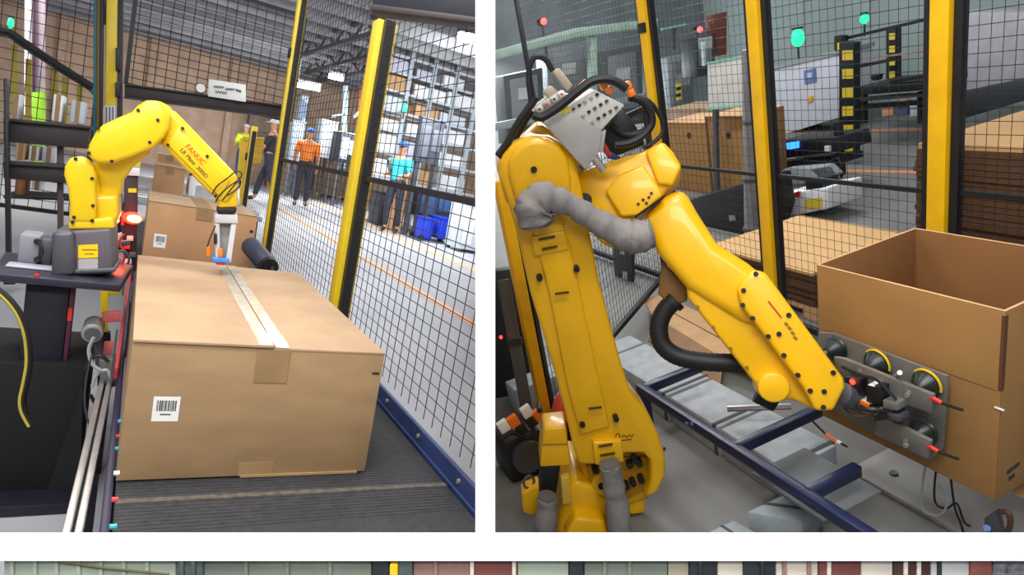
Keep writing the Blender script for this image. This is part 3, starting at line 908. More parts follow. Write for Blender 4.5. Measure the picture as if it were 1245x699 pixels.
# ------------------------------------------------------------------ people
def skin_mesh(nodes, links, root, name, sub=1):
    """A continuous surface grown on a skeleton: nodes {key: (point, radius)}."""
    keys = list(nodes)
    me = bpy.data.meshes.new(name)
    me.from_pydata([nodes[k][0] for k in keys], [(keys.index(a), keys.index(b)) for a, b in links], [])
    o = bpy.data.objects.new(name, me)
    COL.objects.link(o)
    o.modifiers.new('skin', 'SKIN')
    if not me.skin_vertices:
        lay = me.attributes
    sv = me.skin_vertices[0].data
    for i, k in enumerate(keys):
        r = nodes[k][1]
        sv[i].radius = r if isinstance(r, tuple) else (r, r)
        sv[i].use_root = (k == root)
    s = o.modifiers.new('sub', 'SUBSURF')
    s.levels = s.render_levels = sub
    dg = bpy.context.evaluated_depsgraph_get()
    dg.update()
    out = bpy.data.meshes.new_from_object(o.evaluated_get(dg))
    bpy.data.objects.remove(o)
    bpy.data.meshes.remove(me)
    for p in out.polygons:
        p.use_smooth = True
    return out


def person(bay, foot, yaw, label, shirt, trousers, cap, height=1.76, stride=0.16, arms=(0.1, -0.1), hold=0.0, vest=None, lean=0.0):
    foot = V(foot)
    k = height / 1.75
    t = Thing(bay, 'person', label, 'person', foot)
    rot = Matrix.Rotation(yaw, 3, 'Z')

    def T(p):
        p = V(p)
        p.y += lean * max(0, p.z - 0.9)
        return rot @ (p * k)
    n = {}

    def S(key, p, r):
        n[key] = (T(p), tuple(x * k for x in r) if isinstance(r, tuple) else r * k)
    S('pel', (0, 0, 0.95), (0.145, 0.105))
    S('waist', (0, 0, 1.10), (0.125, 0.09))
    S('chest', (0, 0.0, 1.30), (0.155, 0.11))
    S('neckb', (0, 0.0, 1.44), (0.09, 0.07))
    S('neck', (0, 0.01, 1.51), 0.052)
    S('chin', (0, 0.025, 1.57), (0.060, 0.068))
    S('head', (0, 0.015, 1.65), (0.076, 0.092))
    S('crown', (0, 0.01, 1.715), (0.052, 0.062))
    S('nose', (0, 0.118, 1.63), 0.012)
    links = [('pel', 'waist'), ('waist', 'chest'), ('chest', 'neckb'), ('neckb', 'neck'), ('neck', 'chin'), ('chin', 'head'), ('head', 'crown'), ('head', 'nose')]
    for s, nm in ((-1, 'l'), (1, 'r')):
        a = arms[0] if s < 0 else arms[1]
        S('ear' + nm, (s * 0.085, 0.01, 1.635), (0.010, 0.02))
        links.append(('head', 'ear' + nm))
        S('sho' + nm, (s * 0.185, 0, 1.40), 0.062)
        S('elb' + nm, (s * 0.245, a * 0.9 - 0.02, 1.13), 0.043)
        ww = (s * 0.235, a * 1.9 + 0.04 + hold * 0.18, 0.90 + hold * 0.22)
        S('wri' + nm, ww, 0.028)
        pa = V(ww) + V((0, 0.02 + hold * 0.05, -0.07 + hold * 0.05))
        S('palm' + nm, pa, (0.034, 0.018))
        links += [('neckb', 'sho' + nm), ('sho' + nm, 'elb' + nm), ('elb' + nm, 'wri' + nm), ('wri' + nm, 'palm' + nm)]
        for q in range(4):
            ln = (0.062, 0.075, 0.070, 0.055)[q]
            b1 = pa + V((0, 0.030 - q * 0.018, -0.035))
            b2 = b1 + V((-s * 0.012, 0.006, -ln * 0.6))
            S('f%d' % q + nm, b1, 0.009)
            S('g%d' % q + nm, b2, 0.0075)
            links += [('palm' + nm, 'f%d' % q + nm), ('f%d' % q + nm, 'g%d' % q + nm)]
        S('th' + nm, pa + V((-s * 0.02, 0.045, -0.01)), 0.010)
        S('tt' + nm, pa + V((-s * 0.025, 0.062, -0.04)), 0.008)
        links += [('palm' + nm, 'th' + nm), ('th' + nm, 'tt' + nm)]
        f_ = stride * (1 if s > 0 else -1)
        S('hip' + nm, (s * 0.09, 0, 0.90), 0.095)
        S('kne' + nm, (s * 0.10, f_ * 0.62 + 0.03, 0.50), 0.060)
        S('ank' + nm, (s * 0.105, f_ * 1.2 - 0.03, 0.085), 0.042)
        S('toe' + nm, (s * 0.12, f_ * 1.2 + 0.13, 0.035), (0.035, 0.026))
        links += [('pel', 'hip' + nm), ('hip' + nm, 'kne' + nm), ('kne' + nm, 'ank' + nm), ('ank' + nm, 'toe' + nm)]
    t.link('body', skin_mesh(n, links, 'pel', 'body'), SKIN)

    def grow(keys, f):
        d = {}
        for q in keys:
            p, r = n[q]
            d[q] = (p, tuple(x * f[1] + f[0] for x in r) if isinstance(r, tuple) else r * f[1] + f[0])
        return d
    sk = ['pel', 'waist', 'chest', 'neckb', 'shol', 'shor', 'elbl', 'elbr']
    g = grow(sk, (0.018, 1.10))
    for nm in 'lr':
        a, b = n['sho' + nm][0], n['elb' + nm][0]
        g['elb' + nm] = (a + (b - a) * 0.85, 0.058 * k)
    t.link('shirt', skin_mesh(g, [('pel', 'waist'), ('waist', 'chest'), ('chest', 'neckb'), ('neckb', 'shol'), ('neckb', 'shor'), ('shol', 'elbl'), ('shor', 'elbr')], 'pel', 'shirt'), shirt)
    if vest:
        g = grow(['waist', 'chest', 'neckb'], (0.018, 1.10))
        t.link('vest', skin_mesh(g, [('waist', 'chest'), ('chest', 'neckb')], 'chest', 'vest'), vest)
    g = grow(['waist', 'pel', 'hipl', 'hipr', 'knel', 'kner', 'ankl', 'ankr'], (0.012, 1.05))
    for nm in 'lr':
        g['ank' + nm] = (g['ank' + nm][0] + V((0, 0, 0.03)), 0.060 * k)
        g['kne' + nm] = (g['kne' + nm][0], 0.074 * k)
    t.link('trousers', skin_mesh(g, [('pel', 'waist'), ('pel', 'hipl'), ('pel', 'hipr'), ('hipl', 'knel'), ('knel', 'ankl'), ('hipr', 'kner'), ('kner', 'ankr')], 'pel', 'trousers'), trousers)
    for nm in 'lr':
        g = grow(['ank' + nm, 'toe' + nm], (0.012, 1.05))
        t.link('shoe', skin_mesh(g, [('ank' + nm, 'toe' + nm)], 'ank' + nm, 'shoe'), SHOE)
    hc = n['head'][0]
    mb = MB()
    rings = []
    for q in range(6):
        a = math.pi / 2 * q / 5.2
        rings.append([hc + T((0.094 * math.cos(a) * math.cos(w), 0.110 * math.cos(a) * math.sin(w), 0.025 + 0.095 * math.sin(a))) - T((0, 0, 0)) for w in [2 * math.pi * j / 14 for j in range(14)]])
    mb.loft(rings)
    mb.v = [p + foot for p in mb.v]
    c = t.part('cap', mb, cap)
    vz = MB().prism([foot + hc + rot @ V((x, y, 0.026)) for x, y in ((-0.075, 0.085), (-0.05, 0.165), (0.05, 0.165), (0.075, 0.085))], (0, 0, 0.012))
    t.part('visor', vz, cap, parent=c, bevel=0.003)
    for s in (-1, 1):
        e = MB().ball(foot + hc + rot @ V((s * 0.033, 0.098, 0.0)), 0.010, 8, 5)
        t.part('eye', e, SHOE)
    return t


pf = L.at(364, 251, z=0)
person(L, pf, -0.25, 'person in an orange shirt and blue cap walking away beyond the fence', OSH, PANT, CAPB, height=1.78, stride=0.10, arms=(0.02, 0.06))
pf = L.at(321, 247, z=0)
person(L, pf, 1.1, 'person in dark clothes and pale cap striding behind the tall yellow post', DSH, PANT, CAPW, height=1.76, stride=0.24, arms=(0.14, -0.10))
pf = L.at(473, 283, z=0)
person(L, pf, 2.4, 'person in a teal shirt and blue cap standing by the dark machines', TSH, PANT, CAPB, height=1.75, stride=0.05, hold=1.0)
pf = L.at(286, 206, z=0)
pf = L.at(286, 200, y=22.5)
pf.z = 0.0
pf.y = 21.0
person(L, pf, 0.3, 'far person in a yellow-green vest under the dark beam', HSH, JEAN, CAPW, height=1.75, stride=0.05, vest=HSH)

# ------------------------------------------------------------------ left bay background
# corner post of the cell
t = Thing(L, 'fence_post', 'yellow corner post with teal and brown strips behind the small robot', 'post', L.at(131, 290, y=6.0))


def mq(name, pts, y, th, m, bevel=0.003, parent=None):
    return t.part(name, MB().prism([L.at(x, yy, y=y) for x, yy in pts], (0, th, 0)), m, parent=parent, bevel=bevel)


mq('post_tube', [(129.5, -12), (143, -12), (141, 128), (128.5, 128)], 6.0, 0.07, YEL_P)
mq('slotted_foot', [(127, 128), (140.5, 128), (138, 300), (125, 300)], 6.0, 0.06, mat('slotted_white', 'C4C2C8', 0.5))
for x in (128.5, 132.5, 136.5):
    mq('slot', [(x, 130), (x + 1.6, 130), (x + 1.3, 220), (x - 0.3, 220)], 5.995, 0.004, mat('slot_dark', '57545C', 0.6), 0)
mq('black_upright', [(143.5, -12), (150, -12), (147.5, 300), (141, 300)], 6.02, 0.05, BLACK)
mq('clamp', [(140.5, 58), (146, 58), (146, 86), (140.5, 86)], 5.98, 0.04, BLACK)
mq('clamp', [(140, 100), (146, 100), (146, 118), (140, 118)], 5.98, 0.04, BLACK)
mq('teal_strip', [(114, -12), (118, -12), (117, 165), (113, 165)], 6.04, 0.03, TEAL)
mq('brown_strip', [(118, -12), (122, -12), (121, 165), (117, 165)], 6.03, 0.03, mat('olive_brown', '7A5F22', 0.6))
mq('black_upright', [(122, -12), (126, -12), (124, 250), (120, 250)], 6.02, 0.03, BLACK)
mq('pale_strip', [(126, 30), (129, 30), (127.5, 128), (125, 128)], 6.05, 0.02, mat('pale_peach', 'D8C0B0', 0.6))
# big dark beam and the panel above it
a, b = L.at(151.5, 110.7, y=6.05), L.at(349, 137, y=6.05)
t = Thing(L, 'steel_beam', 'thick dark brown steel beam above the small robot', 'beam', (a + b) / 2)
t.part('web', MB().bar(a, b, 0.05, 0.10), BROWNB, bevel=0.004)
t.part('flange', MB().bar(a + V((0, -0.01, 0.05)), b + V((0, -0.01, 0.05)), 0.09, 0.012), BROWNB)
t.part('flange', MB().bar(a + V((0, -0.01, -0.05)), b + V((0, -0.01, -0.05)), 0.09, 0.012), BROWNB)
fence_panel(L, (a.x, 6.15), (b.x + 0.05, 6.15), (a.z + b.z) / 2, 2.25, (), 0.075, 0.060, 'wire_fence', 'black wire panel above the thick dark beam', 'panels of the left fence', r=0.0030, frame=0.03)
fence_panel(L, (-1.25, 6.1), (L.at(120, 100, y=6.1).x, 6.1), 0.30, 2.2, (), 0.085, 0.075, 'wire_fence', 'black wire panel at the far left behind the robot', 'panels of the left fence', r=0.0026, frame=0.03)
# notice and round dial on the beam
p = [L.at(x, y, y=5.98) for x, y in ((254, 96), (299, 103), (299, 124), (253, 117))]
t = Thing(L, 'notice_board', 'white handwritten notice fixed to the mesh above the dark beam', 'sign', p[3])
bd_ = t.part('board', MB().prism(p, (0, 0.012, 0)), PAPER, bevel=0.002)
for k, (x0_, y0_, x1_, y1_) in enumerate(((260, 105, 272, 106), (274, 108, 285, 108.5), (287, 109, 293, 111), (262, 111, 276, 113))):
    pts = [L.at(x0_ + (x1_ - x0_) * i / 8, y0_ + (y1_ - y0_) * i / 8 + (1.6 if i % 2 else -1.2), y=5.977) for i in range(9)]
    t.part('scribble', MB().tube(smooth_path(pts, 3), 0.0035, 4), mat('grey_ink', '6C6A78', 0.8), parent=bd_)
c = L.at(244, 107, y=5.98)
t = Thing(L, 'round_dial', 'round white dial left of the handwritten notice', 'dial', c)
t.part('rim', MB().cyl(c + V((0, 0.02, 0)), c, 0.042, n=20), mat('dial_rim', '55504E', 0.5))
t.part('face', MB().cyl(c, c + V((0, -0.006, 0)), 0.034, n=20), PAPER)
# conveyor racks behind, upper left
t = Thing(L, 'rack_beam', 'upper dark brown rack beam left of the small robot', 'beam', L.at(55, 180, y=4.6))
mq('beam_face', [(4, 146), (110, 156), (106, 181), (4, 172)], 4.6, 0.08, BROWNB, 0.006)
mq('beam_lip', [(4, 143), (110, 153), (110, 157), (4, 147)], 4.57, 0.14, BROWNB, 0.003)
t = Thing(L, 'rack_beam', 'lower dark brown rack beam left of the small robot', 'beam', L.at(45, 222, y=4.6))
mq('beam_face', [(4, 199), (84, 204), (82, 223), (4, 217)], 4.6, 0.08, BROWNB, 0.006)
mq('beam_lip', [(4, 196), (84, 201), (84, 205), (4, 200)], 4.57, 0.14, BROWNB, 0.003)
t = Thing(L, 'rack_upright', 'dark rack upright at the far left edge', 'post', L.at(8, 345, y=4.5))
mq('upright', [(4, 95), (9, 95), (13, 345), (7, 345)], 4.5, 0.06, BLACK)
mq('foot', [(4, 338), (18, 338), (18, 346), (4, 346)], 4.48, 0.1, BLACK)
t = Thing(L, 'rack_upright', 'dark rack upright between the two rack beams', 'post', L.at(73, 345, y=4.62))
mq('upright', [(69, 178), (77, 178), (76, 345), (70, 345)], 4.68, 0.05, mat('dark_taupe', '4A3F3C', 0.6))
mq('cross_bar', [(30, 232), (86, 236), (86, 240), (30, 236)], 4.7, 0.04, BROWNB)
# odds and ends on the racks
rnd = random.Random(5)
items = [((14, 118, 24, 147), WHITE, 'pale tub'), ((62, 120, 78, 150), WHITE, 'white carton'), ((84, 128, 104, 152), mat('pale_blue_grey', 'BCC6CE', 0.6), 'pale blue carton'),
         ((18, 178, 32, 197), CARDE, 'tan parcel'), ((34, 182, 48, 198), WHITE, 'white parcel'), ((50, 184, 68, 200), mat('pale_lilac', 'C6C6DA', 0.6), 'lilac parcel'),
         ((17, 220, 32, 240), mat('orange_brown', 'B05A30', 0.6), 'orange brown carton'), ((38, 222, 52, 234), WHITE, 'white tray')]
for (x0_, y0_, x1_, y1_), m, nm in items:
    yb = 5.1
    lo, hi = L.at(x0_, y1_ - 3.5, y=yb), L.at(x1_, y0_ - 3.5, y=yb)
    t = Thing(L, 'parcel', nm + ' on the dark racks at the far left', 'parcel', ((lo.x + hi.x) / 2, yb + 0.08, lo.z), 'parcels on the dark racks')
    t.part('body', MB().box(lo, (hi.x, yb + 0.18, hi.z)), m, bevel=0.008)
    t.part('strap', MB().box(((lo.x + hi.x) / 2 - 0.012, yb - 0.003, lo.z), ((lo.x + hi.x) / 2 + 0.012, yb, hi.z)), TAPE2)
rs = Thing(L, 'rack_shelf', 'dark shelf boards carrying the parcels at the far left', 'shelf', L.at(55, 240, y=5.1))
for y0_, y1_, xa_, xb_ in ((147, 156, 4, 110), (198, 206, 4, 84), (238, 242, 4, 84)):
    rs.part('board', MB().prism([L.at(xa_, y0_, y=4.98), L.at(xb_, y1_ - 1, y=4.98), L.at(xb_, y1_ + 2, y=4.98), L.at(xa_, y0_ + 3, y=4.98)], (0, 0.34, 0)), BROWNB)
# sloping black handrail with yellow posts, upper left
yr = 8.5
t = Thing(L, 'handrail', 'black sloping handrail with yellow posts at the upper left', 'railing', L.at(60, 140, y=yr))
t.part('rail', MB().tube([L.at(x, y, y=yr) for x, y in ((-6, 36), (12, 40), (40, 60), (70, 80), (113, 107))], 0.045, 8), BLACK)
t.part('rail', MB().tube([L.at(x, y, y=yr + 0.4) for x, y in ((18, 48), (45, 66), (100, 98), (120, 118))], 0.030, 8), GREYD)
for x, y0_, y1_ in ((18, 55, 116), (35, 72, 128), (67, 85, 134), (79, 94, 134), (97, 104, 134)):
    t.part('post', MB().bar(L.at(x, y0_, y=yr + 0.05), L.at(x - 0.5, y1_ + 20, y=yr + 0.05), 0.05, 0.05, (0, 1, 0)), mat('dull_yellow', 'A99A36', 0.6))
t = Thing(L, 'steel_column', 'pale pink steel column with lime base at the upper left', 'column', L.at(47, 200, y=9.6))
mq('flange', [(40, -15), (55, -15), (54, 112), (40, 112)], 9.6, 0.06, LILAC)
mq('web', [(39, -15), (42, -15), (42, 112), (39, 112)], 9.56, 0.2, PURP)
mq('lime_base', [(39.5, 112), (53, 112), (52, 210), (39, 210)], 9.56, 0.2, LIME)
t = Thing(L, 'downpipe', 'thin white downpipe left of the pale pink column', 'pipe', L.at(36, 150, y=9.8))
t.part('pipe', MB().tube([L.at(36, -15, y=9.8), L.at(35, 140, y=9.8)], 0.045, 10), WHITE)
t.part('clip', MB().box(L.at(33, 60, y=9.7), L.at(39, 57, y=9.7) + V((0, 0.1, 0))), GREYD)


def beacon(bay, px, py, name, label, m, depth_y, hpx=8, wpx=4, pole=14):
    p = bay.at(px, py, y=depth_y)
    s = (bay.at(px + 1, py, y=depth_y) - p).length
    t = Thing(bay, name, label, 'beacon', p + V((0, 0, -s * (hpx + pole))))
    t.part('lens', MB().ball(p, s * wpx, 14, 9, (1, 1, hpx / wpx)), m)
    t.part('pole', MB().cyl(p - V((0, 0, s * (hpx + pole))), p - V((0, 0, s * hpx)), s * 1.0, n=8), BLACK)
    t.part('cap', MB().cyl(p + V((0, 0, s * hpx)), p + V((0, 0, s * (hpx + 1.5))), s * wpx * 0.9, n=12), BLACK)
    return t


beacon(L, 13, 28, 'signal_beacon', 'green signal beacon above the sloping handrail', GREEN_E, 8.5, 8, 4, 4)
beacon(L, 492, 131, 'signal_beacon', 'green signal beacon right of the wide yellow post', GREEN_E, 12.5, 5, 3, 8)
# hanging lamps
for (x0_, y0_, x1_, y1_, yy, lab) in ((362, 103, 389, 108, 17.0, 'tube lamp hanging just right of the tall yellow post'), (400, 92, 417, 96, 17.5, 'tube lamp hanging left of the wide yellow post'), (558, 44, 585, 50, 9.0, 'tube lamp near the partition at the top right of the left cell')):
    a, b = L.at(x0_, y0_, y=yy), L.at(x1_, y1_, y=yy)
    t = Thing(L, 'tube_lamp', lab, 'lamp', (a + b) / 2, 'tube lamps in the left hall')
    t.part('tube', MB().bar(a, b, 0.12, 0.12), TUBE_E, clip=True)
    t.part('housing', MB().bar(a + V((0, 0, 0.09)), b + V((0, 0, 0.09)), 0.2, 0.06), GREYD, clip=True)
    for q in (a, b):
        if q.z < 3.9 and q is a:
            t.part('hanger', MB().cyl(q + V((0, 0, 0.1)), V((q.x, q.y, 3.9)), 0.01, n=6), GREYD)
# cartons on a pallet behind the orange person
p, q = L.at(384, 238, z=0), L.at(427, 236, z=0)
py_ = p.y
zt_ = L.at(400, 194, y=py_).z
pal = Thing(L, 'pallet', 'wooden pallet under the brown carton right of the orange-shirted person', 'pallet', (p.x + 0.7, py_ + 0.4, 0))
for i in range(5):
    pal.part('slat', MB().box((p.x, py_ + i * 0.2, 0.10), (p.x + 1.5, py_ + i * 0.2 + 0.14, 0.13)), CARDE)
for i in range(3):
    pal.part('bearer', MB().box((p.x + i * 0.68, py_, 0), (p.x + i * 0.68 + 0.12, py_ + 0.95, 0.10)), CARDE)
plain_carton(L, (p.x, py_, 0.131), (p.x + 1.42, py_ + 0.9, zt_), 'brown pallet carton right of the orange-shirted person', m=mat('cardboard_brown', 'A07C5C', 0.8))
plain_carton(L, (p.x - 1.5, py_ + 0.1, 0.0), (p.x - 0.9, py_ + 0.6, zt_ * 0.9), 'tan carton left of the orange-shirted person')


def machine(bay, px0, py0, px1, py1, y, depth, m, name, label, cat, trim=None, nleg=0, tops=0, screen=None):
    """Machine cabinet with a plinth, a lid and a door, standing on the bay floor."""
    lo, hi = bay.at(px0, py1, y=y), bay.at(px1, py0, y=y)
    x0_, x1_ = min(lo.x, hi.x), max(lo.x, hi.x)
    zt_ = hi.z
    zb_ = max(0.0, lo.z)
    t = Thing(bay, name, label, cat, ((x0_ + x1_) / 2, y, 0))
    b = t.part('body', MB().box((x0_, y, zb_), (x1_, y + depth, zt_)), m, bevel=0.015, clip=True)
    if zb_ > 0.02:
        for x in (x0_ + 0.06, x1_ - 0.06):
            for yy in (y + 0.06, y + depth - 0.06):
                t.part('leg', MB().box((x - 0.03, yy - 0.03, 0), (x + 0.03, yy + 0.03, zb_)), GREYD, clip=True)
    t.part('door', MB().box((x0_ + (x1_ - x0_) * 0.1, y - 0.02, zb_ + (zt_ - zb_) * 0.12), (x0_ + (x1_ - x0_) * 0.5, y, zb_ + (zt_ - zb_) * 0.85)), trim or m, parent=b, bevel=0.006, clip=True)
    t.part('panel', MB().box((x0_ + (x1_ - x0_) * 0.56, y - 0.015, zb_ + (zt_ - zb_) * 0.3), (x0_ + (x1_ - x0_) * 0.92, y, zb_ + (zt_ - zb_) * 0.8)), screen or trim or m, parent=b, bevel=0.004, clip=True)
    t.part('lid', MB().box((x0_ - 0.02, y - 0.02, zt_), (x1_ + 0.02, y + depth + 0.02, zt_ + 0.03)), trim or m, bevel=0.008, clip=True)
    return t


PBL = mat('pale_blue_white', 'C8D2DC', 0.5, 0, 0.06)
DKM = mat('dark_machine', '2B2E38', 0.5, 0, 0.25, 8)
machine(L, 362, 118, 376, 152, 20.5, 0.8, PBL, 'silo', 'pale blue white silo beyond the tall yellow post', 'machine', trim=mat('silo_blue', '7C8CB4', 0.5))
machine(L, 350, 150, 372, 196, 18.5, 0.8, mat('grey_blue_machine', '8C96A0', 0.5), 'packing_machine', 'grey blue machine left of the orange-shirted person', 'machine')
machine(L, 386, 150, 412, 190, 19.5, 0.8, PBL, 'packing_machine', 'pale machine right of the orange-shirted person', 'machine', trim=WHITE)
machine(L, 410, 165, 436, 196, 18.0, 1.0, DKM, 'packing_machine', 'dark machine above the brown pallet carton', 'machine', trim=PBL)
machine(L, 300, 140, 340, 170, 22.9, 0.6, mat('brown_box', '7A6A5C', 0.7), 'storage_cabinet', 'brown storage cabinet far behind the dark-clothed person', 'cabinet')
machine(L, 458, 240, 492, 276, 13.5, 0.7, DKM, 'roller_machine', 'dark low machine under the teal-shirted person', 'machine', trim=BLACK)
machine(L, 504, 238, 556, 262, 12.7, 0.6, DKM, 'roller_machine', 'dark low machine behind the blue bins', 'machine', trim=mat('machine_blue', '3A5A8C', 0.5))
machine(L, 556, 250, 596, 302, 10.5, 0.6, PBL, 'white_cabinet', 'white cabinet beside the partition right of the blue bins', 'cabinet', trim=WHITE)
machine(L, 505, 150, 542, 196, 12.3, 0.2, mat('slate_screen', '4A4E58', 0.4), 'display_board', 'slate grey display board right of the teal-shirted person', 'board', trim=mat('slate_light', '6A6E78', 0.4), screen=mat('slate_light', '6A6E78'))
# blue bins
for (x0_, x1_, lab) in ((511, 529, 'left'), (531, 551, 'right')):
    yb = 11.6
    lo, hi = L.at(x0_, 290, y=yb), L.at(x1_, 266, y=yb)
    zb_ = max(lo.z, 0.0)
    t = Thing(L, 'blue_bin', lab + ' blue plastic bin standing before the dark machines', 'bin', ((lo.x + hi.x) / 2, yb + 0.2, zb_), 'blue bins')
    t.part('shell', MB().box((lo.x, yb, zb_), (hi.x, yb + 0.4, hi.z)), BLUE, bevel=0.02)
    t.part('rim', MB().box((lo.x - 0.015, yb - 0.015, hi.z - 0.04), (hi.x + 0.015, yb + 0.415, hi.z)), BLUE, bevel=0.008)
    for k in (0.3, 0.7):
        x = lo.x + (hi.x - lo.x) * k
        t.part('rib', MB().box((x - 0.012, yb - 0.012, zb_), (x + 0.012, yb, hi.z - 0.04)), BLUE)
lo, hi = L.at(509, 292, y=11.5), L.at(553, 290, y=11.5)
t = Thing(L, 'bin_cart', 'low grey cart carrying the two blue bins', 'cart', ((lo.x + hi.x) / 2, 11.8, 0))
t.part('deck', MB().box((lo.x, 11.5, L.at(530, 293, y=11.5).z - 0.09), (hi.x, 12.1, L.at(530, 291, y=11.5).z - 0.05)), GREYD, bevel=0.01)
for x in (lo.x + 0.06, hi.x - 0.06):
    for y in (11.56, 12.04):
        t.part('wheel', MB().cyl((x, y - 0.02, 0.06), (x, y + 0.02, 0.06), 0.06, n=12), RUB)
# tan posts left of the display board
for i, (x0_, x1_) in enumerate(((478, 490), (492, 501))):
    yb = 12.9
    lo, hi = L.at(x0_, 236, y=yb), L.at(x1_, 200, y=yb)
    plain_carton(L, (lo.x, yb, 0), (hi.x, yb + 0.35, hi.z), ['wide', 'narrow'][i] + ' upright tan carton left of the slate display board', m=mat('cardboard_tan', 'C69C70', 0.8))
# tall rack with boxes at the right
yk = 14.5
xl, xr = L.at(458, 150, y=yk).x, L.at(600, 150, y=yk).x
rk = Thing(L, 'storage_rack', 'tall storage rack full of pale boxes right of the wide yellow post', 'rack', ((xl + xr) / 2, yk, 0))
lev = [L.at(520, py, y=yk).z for py in (226, 196, 168, 144, 120, 97, 76)]
for i, z in enumerate(lev):
    rk.part('shelf', MB().box((xl, yk, z - 0.05), (xr, yk + 0.9, z)), mat('rack_pale', 'C2C6CA', 0.5), clip=True)
for k in range(6):
    x = xl + (xr - xl) * k / 5
    rk.part('upright', MB().box((x - 0.04, yk - 0.03, 0), (x + 0.04, yk + 0.05, lev[-1] + 0.3)), mat('rack_bluegrey', 'AEBAC2', 0.5), clip=True)
pal_m = [WHITE, PBL, mat('pale_lilac', 'C6C6DA'), WHITE, CARDE, PBL, mat('pale_pink_box', 'D8C8D0', 0.6), WHITE, mat('cardboard_tan', 'C69C70')]
nm_c = ['white', 'pale blue', 'lilac', 'white', 'tan', 'pale blue', 'pale pink', 'white', 'tan']
ordn = ['lowest', 'second', 'third', 'fourth', 'fifth', 'sixth', 'seventh']
ORD = ['first', 'second', 'third', 'fourth', 'fifth', 'sixth', 'seventh', 'eighth', 'ninth', 'tenth', 'eleventh', 'twelfth']
rb = random.Random(11)
pp, pn = L.plane()
for i in range(6):
    x = xl + 0.08
    n_ = 0
    while x < xr - 0.5:
        w = rb.uniform(0.45, 0.8)
        h = (lev[i + 1] - lev[i] - 0.06) * rb.uniform(0.6, 0.95)
        ci = rb.randrange(len(pal_m))
        if i == 5:
            ci = rb.choice((0, 2, 6, 7))
        if i == 4:
            ci = rb.choice((4, 8, 3, 0))
        hi_ = V((x + w, yk + 0.7, lev[i] + h))
        if (V((x + w, yk + 0.05, lev[i])) - pp).dot(pn) < -0.05 and (hi_ - pp).dot(pn) < -0.05:
            n_ += 1
            o = single(L, 'stored_box', MB().box((x, yk + 0.09, lev[i] + 0.004), hi_), pal_m[ci],
                       '%s box, %s from the left on the %s shelf of the tall rack' % (nm_c[ci], ORD[n_ - 1], ordn[i]), 'box', group='boxes on the tall rack', bevel=0.02, seg=1)
        x += w + rb.uniform(0.05, 0.25)
# red rack column and pale mast behind the wide post
t = Thing(L, 'red_column', 'red brown steel column just left of the wide yellow post', 'column', L.at(441, 200, y=19))
mq('flange', [(436, 104), (444, 104), (440, 205), (433, 205)], 19.0, 0.05, RUST)
mq('brace', [(430, 140), (445, 128), (446, 131), (431, 144)], 18.95, 0.04, WHITE)
t = Thing(L, 'pale_mast', 'pale blue mast left of the red brown column', 'mast', L.at(419, 200, y=19.3))
mq('mast', [(418, 104), (424, 104), (420, 205), (414, 205)], 19.3, 0.1, mat('pale_cyan', 'B8D4DC', 0.5))
mq('arm', [(404, 140), (420, 137), (420, 140), (404, 143)], 19.3, 0.1, mat('pale_cyan', 'B8D4DC'))
# truss lines under the ceiling
for i, (p, q) in enumerate((((372, 88), (458, 66)), ((385, 98), (460, 84)), ((370, 66), (455, 40)))):
    a, b = L.at(*p, z=3.55), L.at(*q, z=3.55)
    t = Thing(L, 'roof_truss', ['middle', 'lowest', 'highest'][i] + ' dark roof truss between the yellow posts', 'truss', (a + b) / 2, 'roof trusses')
    t.part('chord', MB().bar(a, b, 0.08, 0.08), mat('truss_dark', '4C4A4C', 0.6))
    t.part('chord', MB().bar(a + V((0, 0, 0.3)), b + V((0, 0, 0.3)), 0.08, 0.08), mat('truss_dark', '4C4A4C'))
    for k in range(8):
        c0 = a + (b - a) * (k / 8)
        c1 = a + (b - a) * ((k + 1) / 8)
        t.part('diagonal', MB().bar(c0 + V((0, 0, 0.3 * (k % 2))), c1 + V((0, 0, 0.3 * ((k + 1) % 2))), 0.04, 0.04), mat('truss_dark', '4C4A4C'))
# yellow gate frame near the dark-clothed person
t = Thing(L, 'yellow_gate', 'yellow gate frame left of the dark-clothed person', 'gate', L.at(312, 205, y=9.0))
mq('gate_post', [(293, 168), (304, 168), (299, 216), (289, 216)], 9.0, 0.08, mat('gate_yellow', 'DCB020', 0.5), 0.01)
mq('gate_post', [(310, 168), (322, 168), (317, 198), (307, 198)], 9.0, 0.08, mat('gate_yellow', 'DCB020'), 0.01)
mq('gate_bar', [(296, 166), (322, 167), (322, 172), (296, 171)], 8.98, 0.12, mat('gate_yellow', 'DCB020'), 0.01)
mq('gate_leg', [(293, 216), (297, 216), (294, 262), (290, 262)], 9.02, 0.05, mat('gate_yellow', 'DCB020'))

# ================================================================== RIGHT BAY: shell
single(R, 'floor', MB().box((-14, -1.5, -0.1), (-0.4, 12, 0)), FLOORR, kind='structure', clip=True)
single(R, 'wall_left', MB().box((-11.6, -2, 0), (-11.4, 9.2, 5.0)), GREYW, kind='structure', clip=True)
wr_ = Thing(R, 'wall_back', None, None, (-6, 9.2, 0), kind='structure')
for i in range(9):
    x = -11.4 + i * 1.25
    wr_.part('wall_panel', MB().box((x + 0.01, 9.2, 0), (x + 1.24, 9.3, 4.6)), MINT, bevel=0.01)
for p, q, w in (((930, 162), (1135, 157), 0.10), ((930, 206), (1130, 210), 0.09)):
    a, b = R.at(*p, z=0), R.at(*q, z=0)
    a.z = b.z = 0.003
    single(R, 'trim_7', MB().bar(a, b, w, 0.004), STRIPER, kind='structure')

